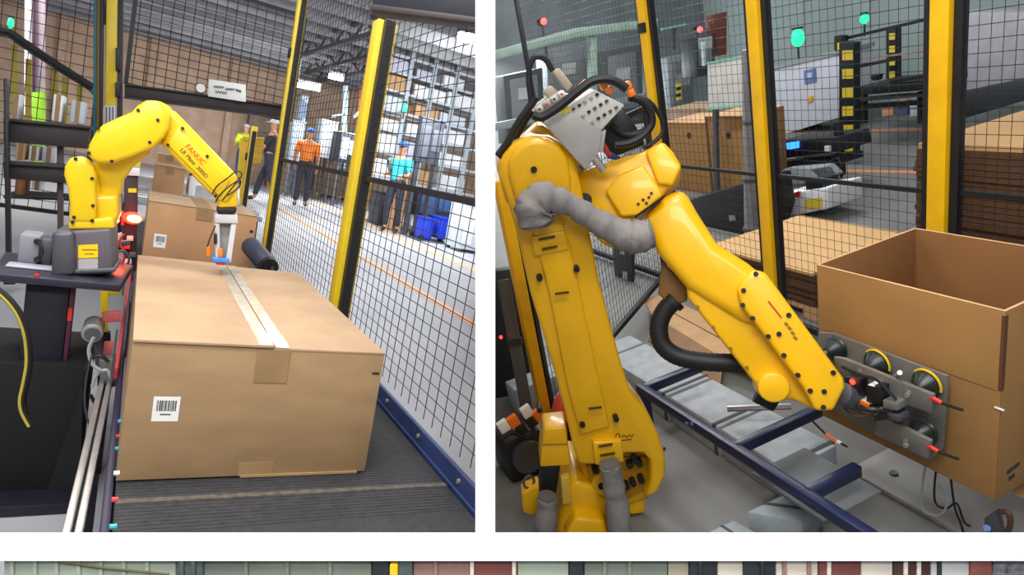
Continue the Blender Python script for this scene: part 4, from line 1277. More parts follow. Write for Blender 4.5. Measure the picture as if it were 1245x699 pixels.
# ------------------------------------------------------------------ fence
FY = 2.60
xs = [R.at(795, 100, y=FY).x, R.at(931, 180, y=FY).x, R.at(1147, 150, y=FY).x]
lab = ['narrow yellow fence post behind the robot elbow', 'middle yellow fence post left of the open carton', 'widest yellow fence post above the open carton']
for i, x in enumerate(xs):
    fence_post(R, (x, FY, 0), (x, FY, 2.35), 0.078, YEL_PR, lab[i], 'yellow posts of the right fence', side=(1, 0, 0), clamps=((0.76,), (), ())[i])
fence_panel(R, (xs[0] + 0.060, FY), (xs[1] - 0.060, FY), 0.05, 2.3, (0.90,), 0.044, 0.050, 'wire_fence', 'black wire fence panel behind the robot forearm', 'panels of the right fence', r=0.0014, frame=0.034)
fence_panel(R, (xs[1] + 0.060, FY), (xs[2] - 0.060, FY), 0.05, 2.3, (0.905,), 0.044, 0.050, 'wire_fence', 'black wire fence panel between the middle and widest yellow posts', 'panels of the right fence', r=0.0014, frame=0.034)
fence_panel(R, (xs[2] + 0.060, FY), (-1.0, FY), 0.05, 2.3, (0.915,), 0.044, 0.050, 'wire_fence', 'black wire fence panel at the far right edge', 'panels of the right fence', r=0.0014, frame=0.034)
fence_panel(R, (xs[0] - 1.9, FY), (xs[0] - 0.060, FY), 0.05, 2.3, (), 0.044, 0.050, 'wire_fence', 'black wire fence panel behind the valve block', 'panels of the right fence', r=0.0013, frame=0.034, clip=True)
pd_ = R.at(668, 530, z=0)
fence_post(R, (pd_.x, pd_.y, 0), (pd_.x, pd_.y, 1.28), 0.05, YEL_PR, 'slim yellow post at the left edge behind the robot', 'yellow posts of the right fence', side=(1, 0, 0), clamps=((0.76,), (), ())[i])
fence_panel(R, (pd_.x - 0.03, pd_.y + 0.05), (xs[0] + 0.0, FY - 0.09), 0.13, 1.30, (), 0.044, 0.050, 'wire_fence', 'black wire fence side behind the robot lower arm', 'panels of the right fence', r=0.0016, frame=0.030)
t = Thing(R, 'machine_guard', 'black machine guard at the left edge beside the partition', 'guard', R.at(622, 540, d=3.7))
p = [R.at(x, y, d=3.7) for x, y in ((604, 330), (628, 326), (652, 470), (640, 540), (604, 540))]
t.part('guard_sheet', MB().prism(p, (-0.08, 0, 0)), mat('guard_black', '141416', 0.6), bevel=0.006, clip=True)
t.part('guard_edge', MB().bar(p[1], p[2], 0.03, 0.03), GREYD)
t = Thing(R, 'grey_conduit', 'dark grey conduit post left of the slim yellow post', 'post', R.at(640, 520, d=3.1))
a, b = R.at(641, 500, d=3.1), R.at(612, 340, d=3.1)
t.part('conduit', MB().bar(a, b, 0.055, 0.055), mat('conduit_grey', '4A4946', 0.5), bevel=0.004)
t.part('clip', MB().bar(a + (b - a) * 0.5, a + (b - a) * 0.55, 0.07, 0.07), BLACK)
t.part('red_indicator', MB().ball(R.at(609, 410, d=3.02), 0.008, 8, 5), RED_E)

# ------------------------------------------------------------------ background of the right bay


def rprism(t, name, pts, m, bevel=0.0, parent=None, th=0.05, label=None, clip=False, **pl):
    off = V((-th, 0, 0)) if 'x' in pl else V((0, th, 0)) if 'y' in pl else V((0, 0, -th))
    return t.part(name, MB().prism([R.at(x, y, **pl) for x, y in pts], off), m, parent=parent, bevel=bevel, label=label, clip=clip)


# flat carton stacks behind the fence
def ordinal(n):
    one = ['', 'first', 'second', 'third', 'fourth', 'fifth', 'sixth', 'seventh', 'eighth', 'ninth', 'tenth', 'eleventh', 'twelfth', 'thirteenth', 'fourteenth',
           'fifteenth', 'sixteenth', 'seventeenth', 'eighteenth', 'nineteenth']
    if n < 20:
        return one[n]
    return ('twentieth', 'thirtieth')[n // 10 - 2] if n % 10 == 0 else ('twenty-', 'thirty-')[n // 10 - 2] + one[n % 10]


def sheet_stack(x0, x1, y0, y1, zt, n, th, label, top_label, group, jit=0.012):
    rs_ = random.Random(2)
    t = Thing(R, 'pallet', 'wooden pallet under the ' + group, 'pallet', ((x0 + x1) / 2, (y0 + y1) / 2, 0))
    z = zt - n * th
    for k in range(4):
        yy = y0 + (y1 - y0 - 0.1) * k / 3
        t.part('slat', MB().box((x0, yy, z - 0.03), (x1, yy + 0.1, z - 0.002)), CARDE)
    for k in range(3):
        xx = x0 + (x1 - x0 - 0.1) * k / 2
        t.part('bearer', MB().box((xx, y0, 0), (xx + 0.1, y1, z - 0.03)), CARDE)
    for k in range(n):
        dx, dy = rs_.uniform(-jit, jit), rs_.uniform(-jit, jit)
        mb = MB().box((x0 + dx, y0 + dy, z + 0.001), (x1 + dx, y1 + dy, z + th - 0.002))
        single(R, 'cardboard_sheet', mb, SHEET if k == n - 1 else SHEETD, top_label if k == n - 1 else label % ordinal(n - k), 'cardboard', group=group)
        z += th


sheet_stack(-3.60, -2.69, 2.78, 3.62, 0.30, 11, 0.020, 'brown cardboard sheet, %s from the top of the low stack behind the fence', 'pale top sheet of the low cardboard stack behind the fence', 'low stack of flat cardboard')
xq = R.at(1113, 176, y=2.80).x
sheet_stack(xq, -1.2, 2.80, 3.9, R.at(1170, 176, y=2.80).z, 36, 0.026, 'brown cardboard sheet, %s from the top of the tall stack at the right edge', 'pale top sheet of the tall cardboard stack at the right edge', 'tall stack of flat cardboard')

# tall cartons
for i, (x0_, x1_, y0_, y1_) in enumerate(((817, 858, 150, 242), (866, 905, 142, 236))):
    yb = 4.5
    lo, hi = R.at(x0_, y1_, y=yb), R.at(x1_, y0_, y=yb)
    lo.z = max(0, lo.z)
    t = Thing(R, 'tall_carton', ['left', 'right'][i] + ' tall brown carton behind the robot elbow', 'carton', ((lo.x + hi.x) / 2, yb + 0.3, 0))
    b = t.part('body', MB().box((lo.x, yb, 0.0), (hi.x, yb + 0.5, hi.z)), CARDR, bevel=0.01)
    t.part('top_flap', MB().box((lo.x, yb - 0.012, hi.z), (hi.x, yb + 0.5, hi.z + 0.012)), CARDE)
    c = R.at((x0_ + x1_) / 2, 165, y=yb - 0.003)
    t.part('hand_hole', MB().cyl(c, c + V((0, 0.006, 0)), 0.035, n=12), mat('hole_dark', '3A2413', 0.9), parent=b)
    t.part('stitched_edge', MB().box((lo.x, yb - 0.006, 0.0), (lo.x + 0.03, yb, hi.z)), SHEETD, parent=b)
plain_carton(R, (R.at(820, 235, y=5.2).x, 5.2, 0), (R.at(905, 235, y=5.2).x, 5.7, R.at(860, 132, y=5.2).z), 'wide grey brown carton behind the two tall cartons', m=mat('greyed_card', 'A48E7C', 0.8))
# white gridded board
t = Thing(R, 'white_board', 'white square panel with green edging above the tall cartons', 'board', R.at(888, 136, y=4.30))
rprism(t, 'panel', [(860, 76), (916, 66), (917, 128), (861, 133)], mat('warm_white', 'D8D4CC', 0.6), 0.004, y=4.30, th=0.03)
for p in (((859, 76), (916, 66), (916, 68.5), (859, 78.5)), ((859, 131), (917, 126.5), (917, 129), (859, 134))):
    rprism(t, 'edging', p, mat('mint_edge', '86C8A4', 0.5), y=4.29, th=0.05)
rprism(t, 'leg', [(866, 130), (870, 130), (872, 238), (868, 238)], GREYD, y=4.36, th=0.04)
rprism(t, 'leg', [(907, 127), (911, 127), (912, 232), (908, 232)], GREYD, y=4.36, th=0.04)
# grey duct
t = Thing(R, 'grey_duct', 'round grey duct rising left of the middle yellow post', 'duct', R.at(914, 296, y=3.75))
t.part('duct', MB().tube([R.at(914, 296, y=3.55), R.at(911, 60, y=3.55)], 0.055, 14), mat('duct_grey', '7E7E80', 0.5))
for py in (150, 220, 280):
    t.part('collar', MB().tube([R.at(913, py, y=3.55), R.at(913, py - 4, y=3.55)], 0.062, 14), GREYD)
# black prism with wheels, filling a dark area
t = Thing(R, 'black_form', 'black wheeled form behind the fence left of the middle post', 'cart', R.at(875, 300, y=3.75))
rprism(t, 'form_body', [(832, 244), (906, 222), (913, 262), (906, 288), (868, 300), (845, 280)], mat('black_fill', '18181A', 0.5), 0.03, y=3.7, th=0.5)
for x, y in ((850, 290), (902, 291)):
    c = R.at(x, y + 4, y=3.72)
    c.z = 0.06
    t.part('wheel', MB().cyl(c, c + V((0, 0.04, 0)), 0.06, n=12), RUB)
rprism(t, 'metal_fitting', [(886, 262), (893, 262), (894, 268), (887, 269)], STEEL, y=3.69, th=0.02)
# machine enclosure with panel
t = Thing(R, 'machine_enclosure', 'pale lilac machine enclosure with small display beyond the fence', 'machine', R.at(985, 160, y=7.4))
b = rprism(t, 'side_panel', [(925, 88), (1020, 66), (1020, 143), (925, 172)], PANELW, 0.01, y=7.4, th=0.6)
rprism(t, 'top_trim', [(925, 82), (1020, 61), (1020, 66), (925, 88)], mat('trim_grey', '9AA0A2', 0.5), y=7.38, th=0.64)
rprism(t, 'display', [(977, 86), (991, 83), (992, 99), (978, 102)], mat('display_blue', '6A7CB0', 0.3), y=7.38, th=0.02, parent=b)
rprism(t, 'display_icon', [(981, 89), (987, 88), (987, 94), (981, 95)], mat('display_light', 'B8C4DC', 0.3), y=7.375, th=0.01, parent=b)
rprism(t, 'yellow_button', [(982, 118), (987, 117), (987, 123), (982, 124)], YEL_PR, y=7.37, th=0.03, parent=b)
t2 = beacon(R, 970, 46, 'signal_beacon', 'larger green signal beacon above the lilac machine enclosure', GREEN_E, 7.6, 8, 6, 14)
t2 = beacon(R, 1051, 23, 'signal_beacon', 'smaller green signal beacon beside the striped frame', GREEN_E, 8.2, 5, 4.5, 12)
for i, (x, y) in enumerate(((661, 26), (851, 36))):
    c = R.at(x, y, x=-9.4)
    s = 0.012
    t = Thing(R, 'red_signal_lamp', ['left red signal lamp above the valve block', 'right red signal lamp beside the rusty column'][i], 'lamp', c, 'red signal lamps')
    t.part('lens', MB().ball(c, 0.05, 12, 7), mat('soft_red_lamp', 'FF5A55', 0.4, emit=2.5))
    t.part('housing', MB().cyl(c - V((0.04, 0, 0)), c - V((0.12, 0, 0)), 0.055, n=12), BLACK)
    t.part('stem', MB().cyl(c - V((0.08, 0, 0)), c - V((0.08, 0, 0.5)), 0.02, n=8), GREYD)


# striped posts and frame
def striped_post(x0_, x1_, y0_, y1_, yl, label, n):
    t = Thing(R, 'striped_post', label, 'post', R.at((x0_ + x1_) / 2, y1_, y=yl))
    rprism(t, 'post', [(x0_ - 4, y0_), (x1_ + 1, y0_), (x1_ + 1, y1_), (x0_ - 4, y1_)], BLACK, 0.006, y=yl, th=0.10)
    h = (y1_ - y0_) / n
    for k in range(n):
        a = y0_ + k * h + h * 0.42
        rprism(t, 'yellow_band', [(x0_, a), (x1_, a - 0.5), (x1_, a + h * 0.5), (x0_, a + h * 0.52)], mat('band_yellow', 'E3C93C', 0.5), y=yl - 0.004, th=0.01)
    return t


striped_post(1024, 1037, 52, 188, 6.0, 'tall black post with yellow bands beyond the fence', 6)
striped_post(1081, 1088, 34, 96, 7.4, 'distant thin black post with yellow bands', 4)
striped_post(1018, 1023, 44, 62, 6.8, 'short black and yellow stub left of the tall banded post', 1)
t = Thing(R, 'lift_table', 'black lift table and frame right of the tall banded post', 'table', R.at(1080, 150, y=6.8))
rprism(t, 'top_bar', [(1022, 46), (1125, 22), (1125, 26), (1022, 50)], BLACK, y=6.9, th=0.05)
rprism(t, 'middle_bar', [(1038, 80), (1088, 70), (1088, 74), (1038, 84)], BLACK, y=6.9, th=0.05)
rprism(t, 'thin_bar', [(1038, 72), (1122, 62), (1122, 64), (1038, 74)], mat('red_grey_bar', '9A7A78', 0.5), y=6.9, th=0.04)
rprism(t, 'deck', [(1040, 106), (1122, 100), (1122, 110), (1040, 116)], BLACK, 0.01, y=6.7, th=0.7)
rprism(t, 'deck_lip', [(1082, 98), (1122, 91), (1122, 95), (1082, 102)], BLACK, y=6.7, th=0.1)
rprism(t, 'under_bar', [(1038, 120), (1126, 113), (1126, 117), (1038, 124)], GREYD, y=6.8, th=0.1)
rprism(t, 'cross_bar', [(1038, 128), (1130, 122), (1130, 127), (1038, 133)], BLACK, y=6.8, th=0.08)
for x in (1046, 1115):
    rprism(t, 'leg', [(x, 112), (x + 5, 112), (x + 5, 150), (x, 150)], BLACK, y=6.85, th=0.06)
rprism(t, 'clamp', [(1058, 92), (1068, 91), (1066, 98), (1060, 98)], BLACK, y=6.75, th=0.08)
for i, (x0_, x1_, m, nm) in enumerate(((1072, 1086, mat('peach_box', 'D9A27C', 0.6), 'peach'), (1088, 1104, mat('slate_blue', '5A6288', 0.5), 'slate blue'), (1106, 1126, WHITE, 'white'))):
    t = Thing(R, 'parts_box', nm + ' parts box under the black lift table', 'box', R.at((x0_ + x1_) / 2, 142, y=7.8), 'parts boxes under the lift table')
    rprism(t, 'shell', [(x0_, 130), (x1_, 128), (x1_, 140), (x0_, 142)], m, 0.01, y=7.8, th=0.3)
    rprism(t, 'rim', [(x0_, 128.5), (x1_, 126.5), (x1_, 129), (x0_, 131)], m, y=7.78, th=0.34)
# operator console and white floor unit
t = Thing(R, 'operator_console', 'black operator console with blue display right of the middle post', 'console', R.at(985, 235, y=5.1))
b = rprism(t, 'console_top', [(945, 172), (1020, 166), (1024, 184), (945, 194)], BLACK, 0.02, y=5.1, th=0.4)
rprism(t, 'blue_display', [(956, 174), (970, 172), (970, 180), (957, 182)], BLUE_E, y=5.08, th=0.02, parent=b)
rprism(t, 'white_knob', [(1002, 178), (1008, 178), (1008, 184), (1002, 184)], PAPER, y=5.07, th=0.03, parent=b)
rprism(t, 'shelf', [(945, 198), (1012, 194), (1014, 202), (945, 204)], BLACK, 0.01, y=5.1, th=0.4)
rprism(t, 'arm', [(1012, 150), (1020, 148), (1024, 214), (1018, 214)], BLACK, 0.01, y=5.15, th=0.06)
t.part('cable', MB().tube(smooth_path([R.at(x, y, y=5.05) for x, y in ((1010, 198), (1018, 192), (1024, 204), (1023, 216))]), 0.012, 6), RUB)
rprism(t, 'leg', [(950, 204), (956, 204), (958, 240), (952, 240)], GREYD, y=5.15, th=0.06)
t = Thing(R, 'floor_unit', 'white wheeled floor unit with yellow sticker behind the cardboard stack', 'machine', R.at(980, 262, y=4.3))
b = rprism(t, 'body', [(948, 236), (1006, 228), (1007, 254), (950, 266)], WHITE, 0.02, y=4.3, th=0.4)
rprism(t, 'yellow_sticker', [(978, 243), (999, 240), (1000, 252), (979, 255)], mat('band_yellow', 'E3C93C'), y=4.295, th=0.006, parent=b)
rprism(t, 'red_switch', [(966, 234), (972, 233), (972, 239), (966, 240)], REDP, y=4.29, th=0.02, parent=b)
rprism(t, 'black_pod', [(978, 220), (998, 218), (1000, 230), (980, 233)], BLACK, 0.01, y=4.32, th=0.2)
t = Thing(R, 'grey_casting', 'grey machine casting under the operator console', 'machine', R.at(980, 225, y=4.7))
rprism(t, 'body', [(950, 206), (1000, 202), (1012, 214), (1000, 222), (955, 226)], mat('casting_grey', '8E9096', 0.5), 0.02, y=4.7, th=0.15)
rprism(t, 'dark_port', [(985, 206), (1004, 203), (1012, 212), (996, 216)], GREYD, 0.01, y=4.68, th=0.05)
# pale van-like housing right of the widest post
t = Thing(R, 'grey_housing', 'pale housing with dark sill behind the tall cardboard stack', 'machine', R.at(1210, 130, y=7.8))
rprism(t, 'panel', [(1165, 15), (1260, 15), (1260, 100), (1165, 112)], mat('rose_grey', 'B9B4BA', 0.6), 0.02, y=7.8, th=0.4)
rprism(t, 'sill', [(1165, 112), (1260, 92), (1260, 118), (1165, 146)], mat('dark_sill', '3C4044', 0.5), 0.02, y=7.75, th=0.4)
# left background machinery
t = Thing(R, 'mint_gantry', 'pale mint gantry frame behind the valve block', 'frame', R.at(700, 180, x=-8.6))
rprism(t, 'top_beam', [(600, 62), (700, 34), (800, 22), (800, 32), (700, 46), (600, 74)], mat('mint_steel', '9FB5A8', 0.5), 0.01, x=-8.6, th=0.12, clip=True)
rprism(t, 'column', [(718, 44), (726, 43), (728, 150), (720, 150)], mat('mint_steel', '9FB5A8'), 0.01, x=-8.65, th=0.12)
rprism(t, 'lower_beam', [(600, 150), (800, 110), (800, 118), (600, 160)], mat('grey_steel', '8C9494', 0.5), 0.01, x=-8.7, th=0.1, clip=True)
for (pts, m, nm, lb_, xx) in (
        ([(612, 92), (660, 82), (664, 168), (618, 176)], mat('dark_cabinet', '4E5356', 0.5), 'control_cabinet', 'dark control cabinet left of the valve block', -9.3),
        ([(664, 60), (716, 48), (720, 140), (668, 150)], mat('mid_cabinet', '7E8486', 0.5), 'control_cabinet', 'grey control cabinet behind the valve block', -9.6),
        ([(732, 62), (780, 54), (784, 150), (736, 156)], mat('dim_cabinet', '5A5F60', 0.5), 'control_cabinet', 'dim grey control cabinet left of the narrow yellow post', -9.3),
        ([(812, 70), (846, 62), (850, 160), (816, 160)], mat('light_cabinet', '9BA3A4', 0.5), 'control_cabinet', 'light grey control cabinet right of the narrow yellow post', -9.8),
        ([(846, 46), (868, 42), (870, 90), (848, 94)], mat('blackish', '34383C', 0.5), 'control_cabinet', 'blackish control box beside the rusty column', -8.9)):
    t = Thing(R, nm, lb_, 'cabinet', R.at(sum(p[0] for p in pts) / 4, pts[2][1], x=xx), 'control cabinets')
    b = rprism(t, 'body', pts, m, 0.02, x=xx, th=0.4, clip=True)
    cx_, cy_ = sum(p[0] for p in pts) / 4, sum(p[1] for p in pts) / 4
    inner = [(cx_ + (x - cx_) * 0.7, cy_ + (y - cy_) * 0.7 - 6) for x, y in pts]
    rprism(t, 'door', inner, GREYW, 0.008, x=xx + 0.02, th=0.03, parent=b)
    rprism(t, 'window', [(cx_ - 8, cy_ - 22), (cx_ + 8, cy_ - 24), (cx_ + 8, cy_ - 10), (cx_ - 8, cy_ - 8)], mat('pale_window', 'B9BCB6', 0.4), x=xx + 0.03, th=0.02, parent=b)
t = Thing(R, 'rusty_column', 'rusty red brown column above the white square panel', 'column', R.at(880, 70, x=-9.0))
rprism(t, 'column', [(866, 18), (884, 14), (884, 66), (874, 68)], RUST, 0.01, x=-9.0, th=0.15)
rprism(t, 'bracket', [(862, 30), (870, 28), (870, 40), (864, 42)], RUST, x=-8.95, th=0.1)
t = Thing(R, 'mint_rail', 'thin mint green rail beside the narrow yellow post', 'rail', R.at(820, 34, x=-8.9))
rprism(t, 'rail', [(806, 34), (835, 28), (835, 31), (806, 37)], mat('mint_edge', '86C8A4'), x=-8.9, th=0.06)
rprism(t, 'bracket', [(818, 32), (822, 31), (822, 60), (818, 60)], GREYD, x=-8.95, th=0.05)
t = Thing(R, 'warning_strip', 'small yellow and black strip right of the narrow yellow post', 'sign', R.at(826, 122, x=-8.2))
rprism(t, 'yellow_strip', [(823, 102), (828, 101), (829, 121), (824, 122)], mat('band_yellow', 'E3C93C'), x=-8.2, th=0.03)
for y in (106, 114):
    rprism(t, 'black_band', [(823, y), (828, y - 1), (828, y + 3), (823, y + 4)], BLACK, x=-8.19, th=0.02)
t = Thing(R, 'white_tube', 'upright white tube left of the rusty column', 'tube', R.at(856, 80, x=-8.6))
t.part('tube', MB().tube([R.at(856, 80, x=-8.6), R.at(855, 54, x=-8.6)], 0.03, 10), PBL)
t.part('cap', MB().tube([R.at(855, 54, x=-8.6), R.at(855, 51, x=-8.6)], 0.035, 10), WHITE)
t = Thing(R, 'pale_crate', 'pale crate on the far left machinery above the tall cartons', 'crate', R.at(835, 160, x=-7.6))
rprism(t, 'crate_side', [(815, 142), (852, 134), (852, 152), (815, 160)], mat('pinkish_crate', 'B8A89C', 0.7), 0.01, x=-7.6, th=0.4)
rprism(t, 'crate_rim', [(814, 140), (853, 132), (853, 136), (814, 144)], mat('pale_crate', 'C9C2BA', 0.7), x=-7.58, th=0.44)

# ------------------------------------------------------------------ open carton
ox, oy, oz = -1.590, 1.652, 0.335
cw, cd, ch = 0.600, 0.47, 0.585
t = Thing(R, 'open_carton', 'large open kraft carton held by the vacuum gripper', 'carton', (ox + cw / 2, oy + cd / 2, oz))
wt = 0.007
fw = t.part('front_wall', MB().box((ox, oy, oz), (ox + cw, oy + wt, oz + ch)), CARDR, bevel=0.002)
t.part('right_wall', MB().box((ox + cw - wt, oy + wt, oz), (ox + cw, oy + cd - wt, oz + ch)), CARDR, bevel=0.002)
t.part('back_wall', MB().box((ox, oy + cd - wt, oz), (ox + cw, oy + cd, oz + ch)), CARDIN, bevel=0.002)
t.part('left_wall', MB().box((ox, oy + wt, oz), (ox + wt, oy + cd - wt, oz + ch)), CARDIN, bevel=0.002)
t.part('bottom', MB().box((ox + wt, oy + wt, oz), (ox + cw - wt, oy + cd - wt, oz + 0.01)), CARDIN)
for a, b in (((ox, oy, oz + ch), (ox + cw, oy + wt, oz + ch + 0.0015)), ((ox, oy + cd - wt, oz + ch), (ox + cw, oy + cd, oz + ch + 0.0015)),
             ((ox, oy + wt, oz + ch), (ox + wt, oy + cd - wt, oz + ch + 0.0015)), ((ox + cw - wt, oy + wt, oz + ch), (ox + cw, oy + cd - wt, oz + ch + 0.0015))):
    t.part('cut_edge', MB().box(a, b), CARDE)
t.part('slot', MB().box((ox + cw - 0.007, oy - 0.0012, oz + ch - 0.23), (ox + cw + 0.001, oy + 0.012, oz + ch - 0.012)), mat('slot_brown', '5E3A1E', 0.9), parent=fw)
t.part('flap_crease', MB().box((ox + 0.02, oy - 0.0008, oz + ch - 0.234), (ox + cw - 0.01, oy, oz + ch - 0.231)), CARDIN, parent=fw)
c = R.at(1215, 497, y=oy - 0.001)
t.part('staple', MB().bar(c + V((-0.012, 0, 0)), c + V((0.012, 0, 0.0)), 0.004, 0.004), PAPER, parent=fw)
for (x, y) in ((1228, 572), (1236, 566), (1230, 580)):
    c = R.at(x, y, x=ox + cw + 0.001)
    t.part('print_mark', MB().obox(c, (0.0006, 0, 0), (0, 0.012, 0.002), (0, 0, 0.006)), INK)
# support plate and wires under the carton
t = Thing(R, 'infeed_plate', 'pale grey infeed plate on the floor under the open carton', 'plate', (-1.1, 1.9, 0))
t.part('plate', MB().box((-1.62, 1.80, 0.0), (-0.9, 2.45, 0.02)), mat('plate_pale', '9A9690', 0.5), bevel=0.004)
for x, y in ((-1.5, 1.9), (-1.0, 2.3), (-1.0, 1.9)):
    t.part('bolt', MB().cyl((x, y, 0.02), (x, y, 0.028), 0.015, n=8), GREYD)
wz = 1.55
for k, (pts, lb_) in enumerate(((((1128, 592), (1120, 610), (1132, 626), (1148, 622), (1150, 604), (1142, 590)), 'pale loop of wire hanging under the open carton'), (((1140, 588), (1136, 606), (1150, 618), (1163, 612), (1172, 634), (1180, 640)), 'dark wire dangling under the open carton'), (((1150, 596), (1160, 612), (1168, 636), (1172, 650)), 'thin dark wire right of the pale wire loop'))):
    pp_ = [R.at(x, y, y=oy + 0.10 + 0.02 * k) for x, y in pts]
    pp_[0].z = oz
    single(R, 'dangling_wire', MB().tube(smooth_path(pp_), 0.0035, 6), [LGREY, RUB, RUB][k], lb_, 'wire')
t = Thing(R, 'clamp_bracket', 'dark metal clamp bracket at the lower right under the carton corner', 'bracket', R.at(1205, 650, y=oy - 0.06))
rprism(t, 'plate', [(1196, 630), (1208, 622), (1216, 655), (1198, 655)], GREYD, 0.003, y=oy + 0.03, th=0.03)
t.part('hook', MB().tube(smooth_path([R.at(x, y, y=oy + 0.03) for x, y in ((1214, 622), (1226, 624), (1228, 640), (1218, 656))]), 0.008, 8), mat('rust_dark', '4A3026', 0.6))
t.part('bolt', MB().cyl(R.at(1200, 642, y=oy + 0.02), R.at(1200, 642, y=oy + 0.04), 0.010, n=8), mat('blue_bolt', '4A6AB0', 0.4))
p = [R.at(x, y, z=0.22) for x, y in ((1222, 585), (1250, 560), (1250, 606), (1236, 600))]
single(R, 'carton_flap', MB().prism(p, (0, 0, -0.008)), SHEET, 'tan cardboard flap lying at the lower right edge', 'cardboard')

# ------------------------------------------------------------------ vacuum gripper
gz = V((0, -1, 0))
t = Thing(R, 'vacuum_gripper', 'grey plate vacuum gripper with dark suction cups on the carton', 'gripper', R.at(1070, 560, y=oy - 0.03))


def vg(name, pts, y, th, m, bevel=0.002, parent=None, label=None):
    return t.part(name, MB().prism([R.at(a, b, y=y) for a, b in pts], (0, th, 0)), m, parent=parent, bevel=bevel, label=label)


GPL = mat('gripper_plate_grey', '77756F', 0.45, 0.35, 0.15, 14)
bp = vg('back_plate', [(994, 404), (1012, 405), (1152, 457), (1147, 545), (1130, 561), (1065, 529), (1000, 490)], oy - 0.030, 0.010, GPL, 0.003)
ub = vg('upper_bar', [(1013, 434), (1026, 436), (1134, 480), (1132, 503), (1020, 462)], oy - 0.115, 0.014, GPL, 0.003)
lbp = vg('lower_bar', [(1064, 512), (1080, 510), (1131, 536), (1128, 559), (1062, 528)], oy - 0.115, 0.014, GPL, 0.003)
vg('link_plate', [(1062, 476), (1102, 492), (1100, 530), (1062, 514)], oy - 0.105, 0.012, mat('gripper_plate_dark', '5C5A56', 0.45, 0.3), 0.003)
for k, (x, y) in enumerate(((1013, 425), (1064, 443), (1124, 468), (1120, 527))):
    c = R.at(x, y, y=oy - 0.05)
    s = MB()
    prof = [(0.0, 0.039), (0.006, 0.043), (0.012, 0.038), (0.020, 0.042), (0.028, 0.034), (0.040, 0.026), (0.052, 0.014)]
    rings = [[c + V((math.cos(a) * r, 0.02 - h, math.sin(a) * r)) for a in [2 * math.pi * i / 20 for i in range(20)]] for h, r in prof]
    s.loft(rings)
    cup = t.part('suction_cup', s, DKGRN, label='dark green black suction cup')
    if k in (1, 2):
        ring = []
        for i in range(13):
            a = math.radians(-10 + 150 * i / 12)
            ring.append(c + V((math.cos(a) * 0.045, 0.006, math.sin(a) * 0.045)))
        t.part('yellow_rim', MB().tube(ring, 0.004, 6), mat('cup_yellow', 'DDB21E', 0.4), parent=cup)
    t.part('fitting', MB().cyl(c + V((0, -0.03, 0)), c + V((0, -0.07, 0)), 0.008, n=8), STEEL, parent=cup)
for (x, y) in ((1140, 487), (1136, 546)):
    c = R.at(x, y, y=oy - 0.11)
    t.part('red_fitting', MB().cyl(c + V((-0.02, 0, 0.003)), c + V((0.012, 0, -0.003)), 0.0065, n=8), REDP)
    t.part('dark_tip', MB().cyl(c + V((0.012, 0, -0.003)), c + V((0.05, 0.03, -0.02)), 0.0045, n=8), RUB)
for (x, y, w, h, m) in ((1036, 470, 9, 12, BLACK), (1062, 480, 9, 13, BLACK), (1062, 470, 7, 3, PAPER), (1082, 493, 9, 7, STEEL), (1047, 489, 10, 4, VALVW), (1055, 500, 8, 6, STEEL), (1086, 508, 7, 6, GREYD), (1030, 492, 7, 5, BLACK)):
    vg('valve', [(x - w, y - h), (x + w, y - h + 4), (x + w, y + h), (x - w, y + h - 4)], oy - 0.15, 0.045, m, 0.003)
vg('orange_cable_clip', [(1046, 487), (1056, 492), (1055, 496), (1045, 491)], oy - 0.156, 0.006, ORANGE, 0)
c = R.at(1037, 464, y=oy - 0.158)
t.part('red_light', MB().cyl(c, c + V((0, -0.004, 0)), 0.009, n=10), RED_E)
for (x, y) in ((1104, 480), (1102, 541)):
    c = R.at(x, y, y=oy - 0.116)
    t.part('screw', MB().cyl(c, c + V((0, -0.006, 0)), 0.008, n=8), ALU, parent=ub if y < 500 else lbp)
t.part('stud', MB().cyl(R.at(1084, 462, y=oy - 0.06), R.at(1094, 453, y=oy - 0.12), 0.007, n=8), ALU)
a, b = R.at(1022, 478, y=oy - 0.19), R.at(1060, 494, y=oy - 0.06)
t.part('mount_flange', MB().cyl(a, b, 0.036, n=20), GREYD, bevel=0.004)
for k, pts in enumerate((((1018, 452), (1034, 480), (1050, 498), (1080, 500)), ((1012, 470), (1030, 500), (1052, 506), (1072, 496)), ((1024, 446), (1046, 456), (1066, 462), (1090, 486)))):
    t.part('air_hose', MB().tube(smooth_path([R.at(x, y, y=oy - 0.165 + 0.01 * k) for x, y in pts]), 0.0045, 6), [RUB, mat('brown_hose', '6A4A38', 0.5), RUB][k])
c0 = [R.at(x, y, y=oy - 0.12) for x, y in ((988, 512), (996, 520), (1004, 528), (1018, 537), (1030, 543))]
t2 = Thing(R, 'sensor_cable', 'orange tipped sensor cable hanging under the gripper', 'cable', c0[2])
t2.part('sheath', MB().tube(c0, 0.004, 6), RUB)
t2.part('orange_sleeve', MB().tube(c0[2:4], 0.006, 6), ORANGE)
t2.part('white_sleeve', MB().tube([c0[3], c0[3] + (c0[4] - c0[3]) * 0.4], 0.0065, 6), PAPER)

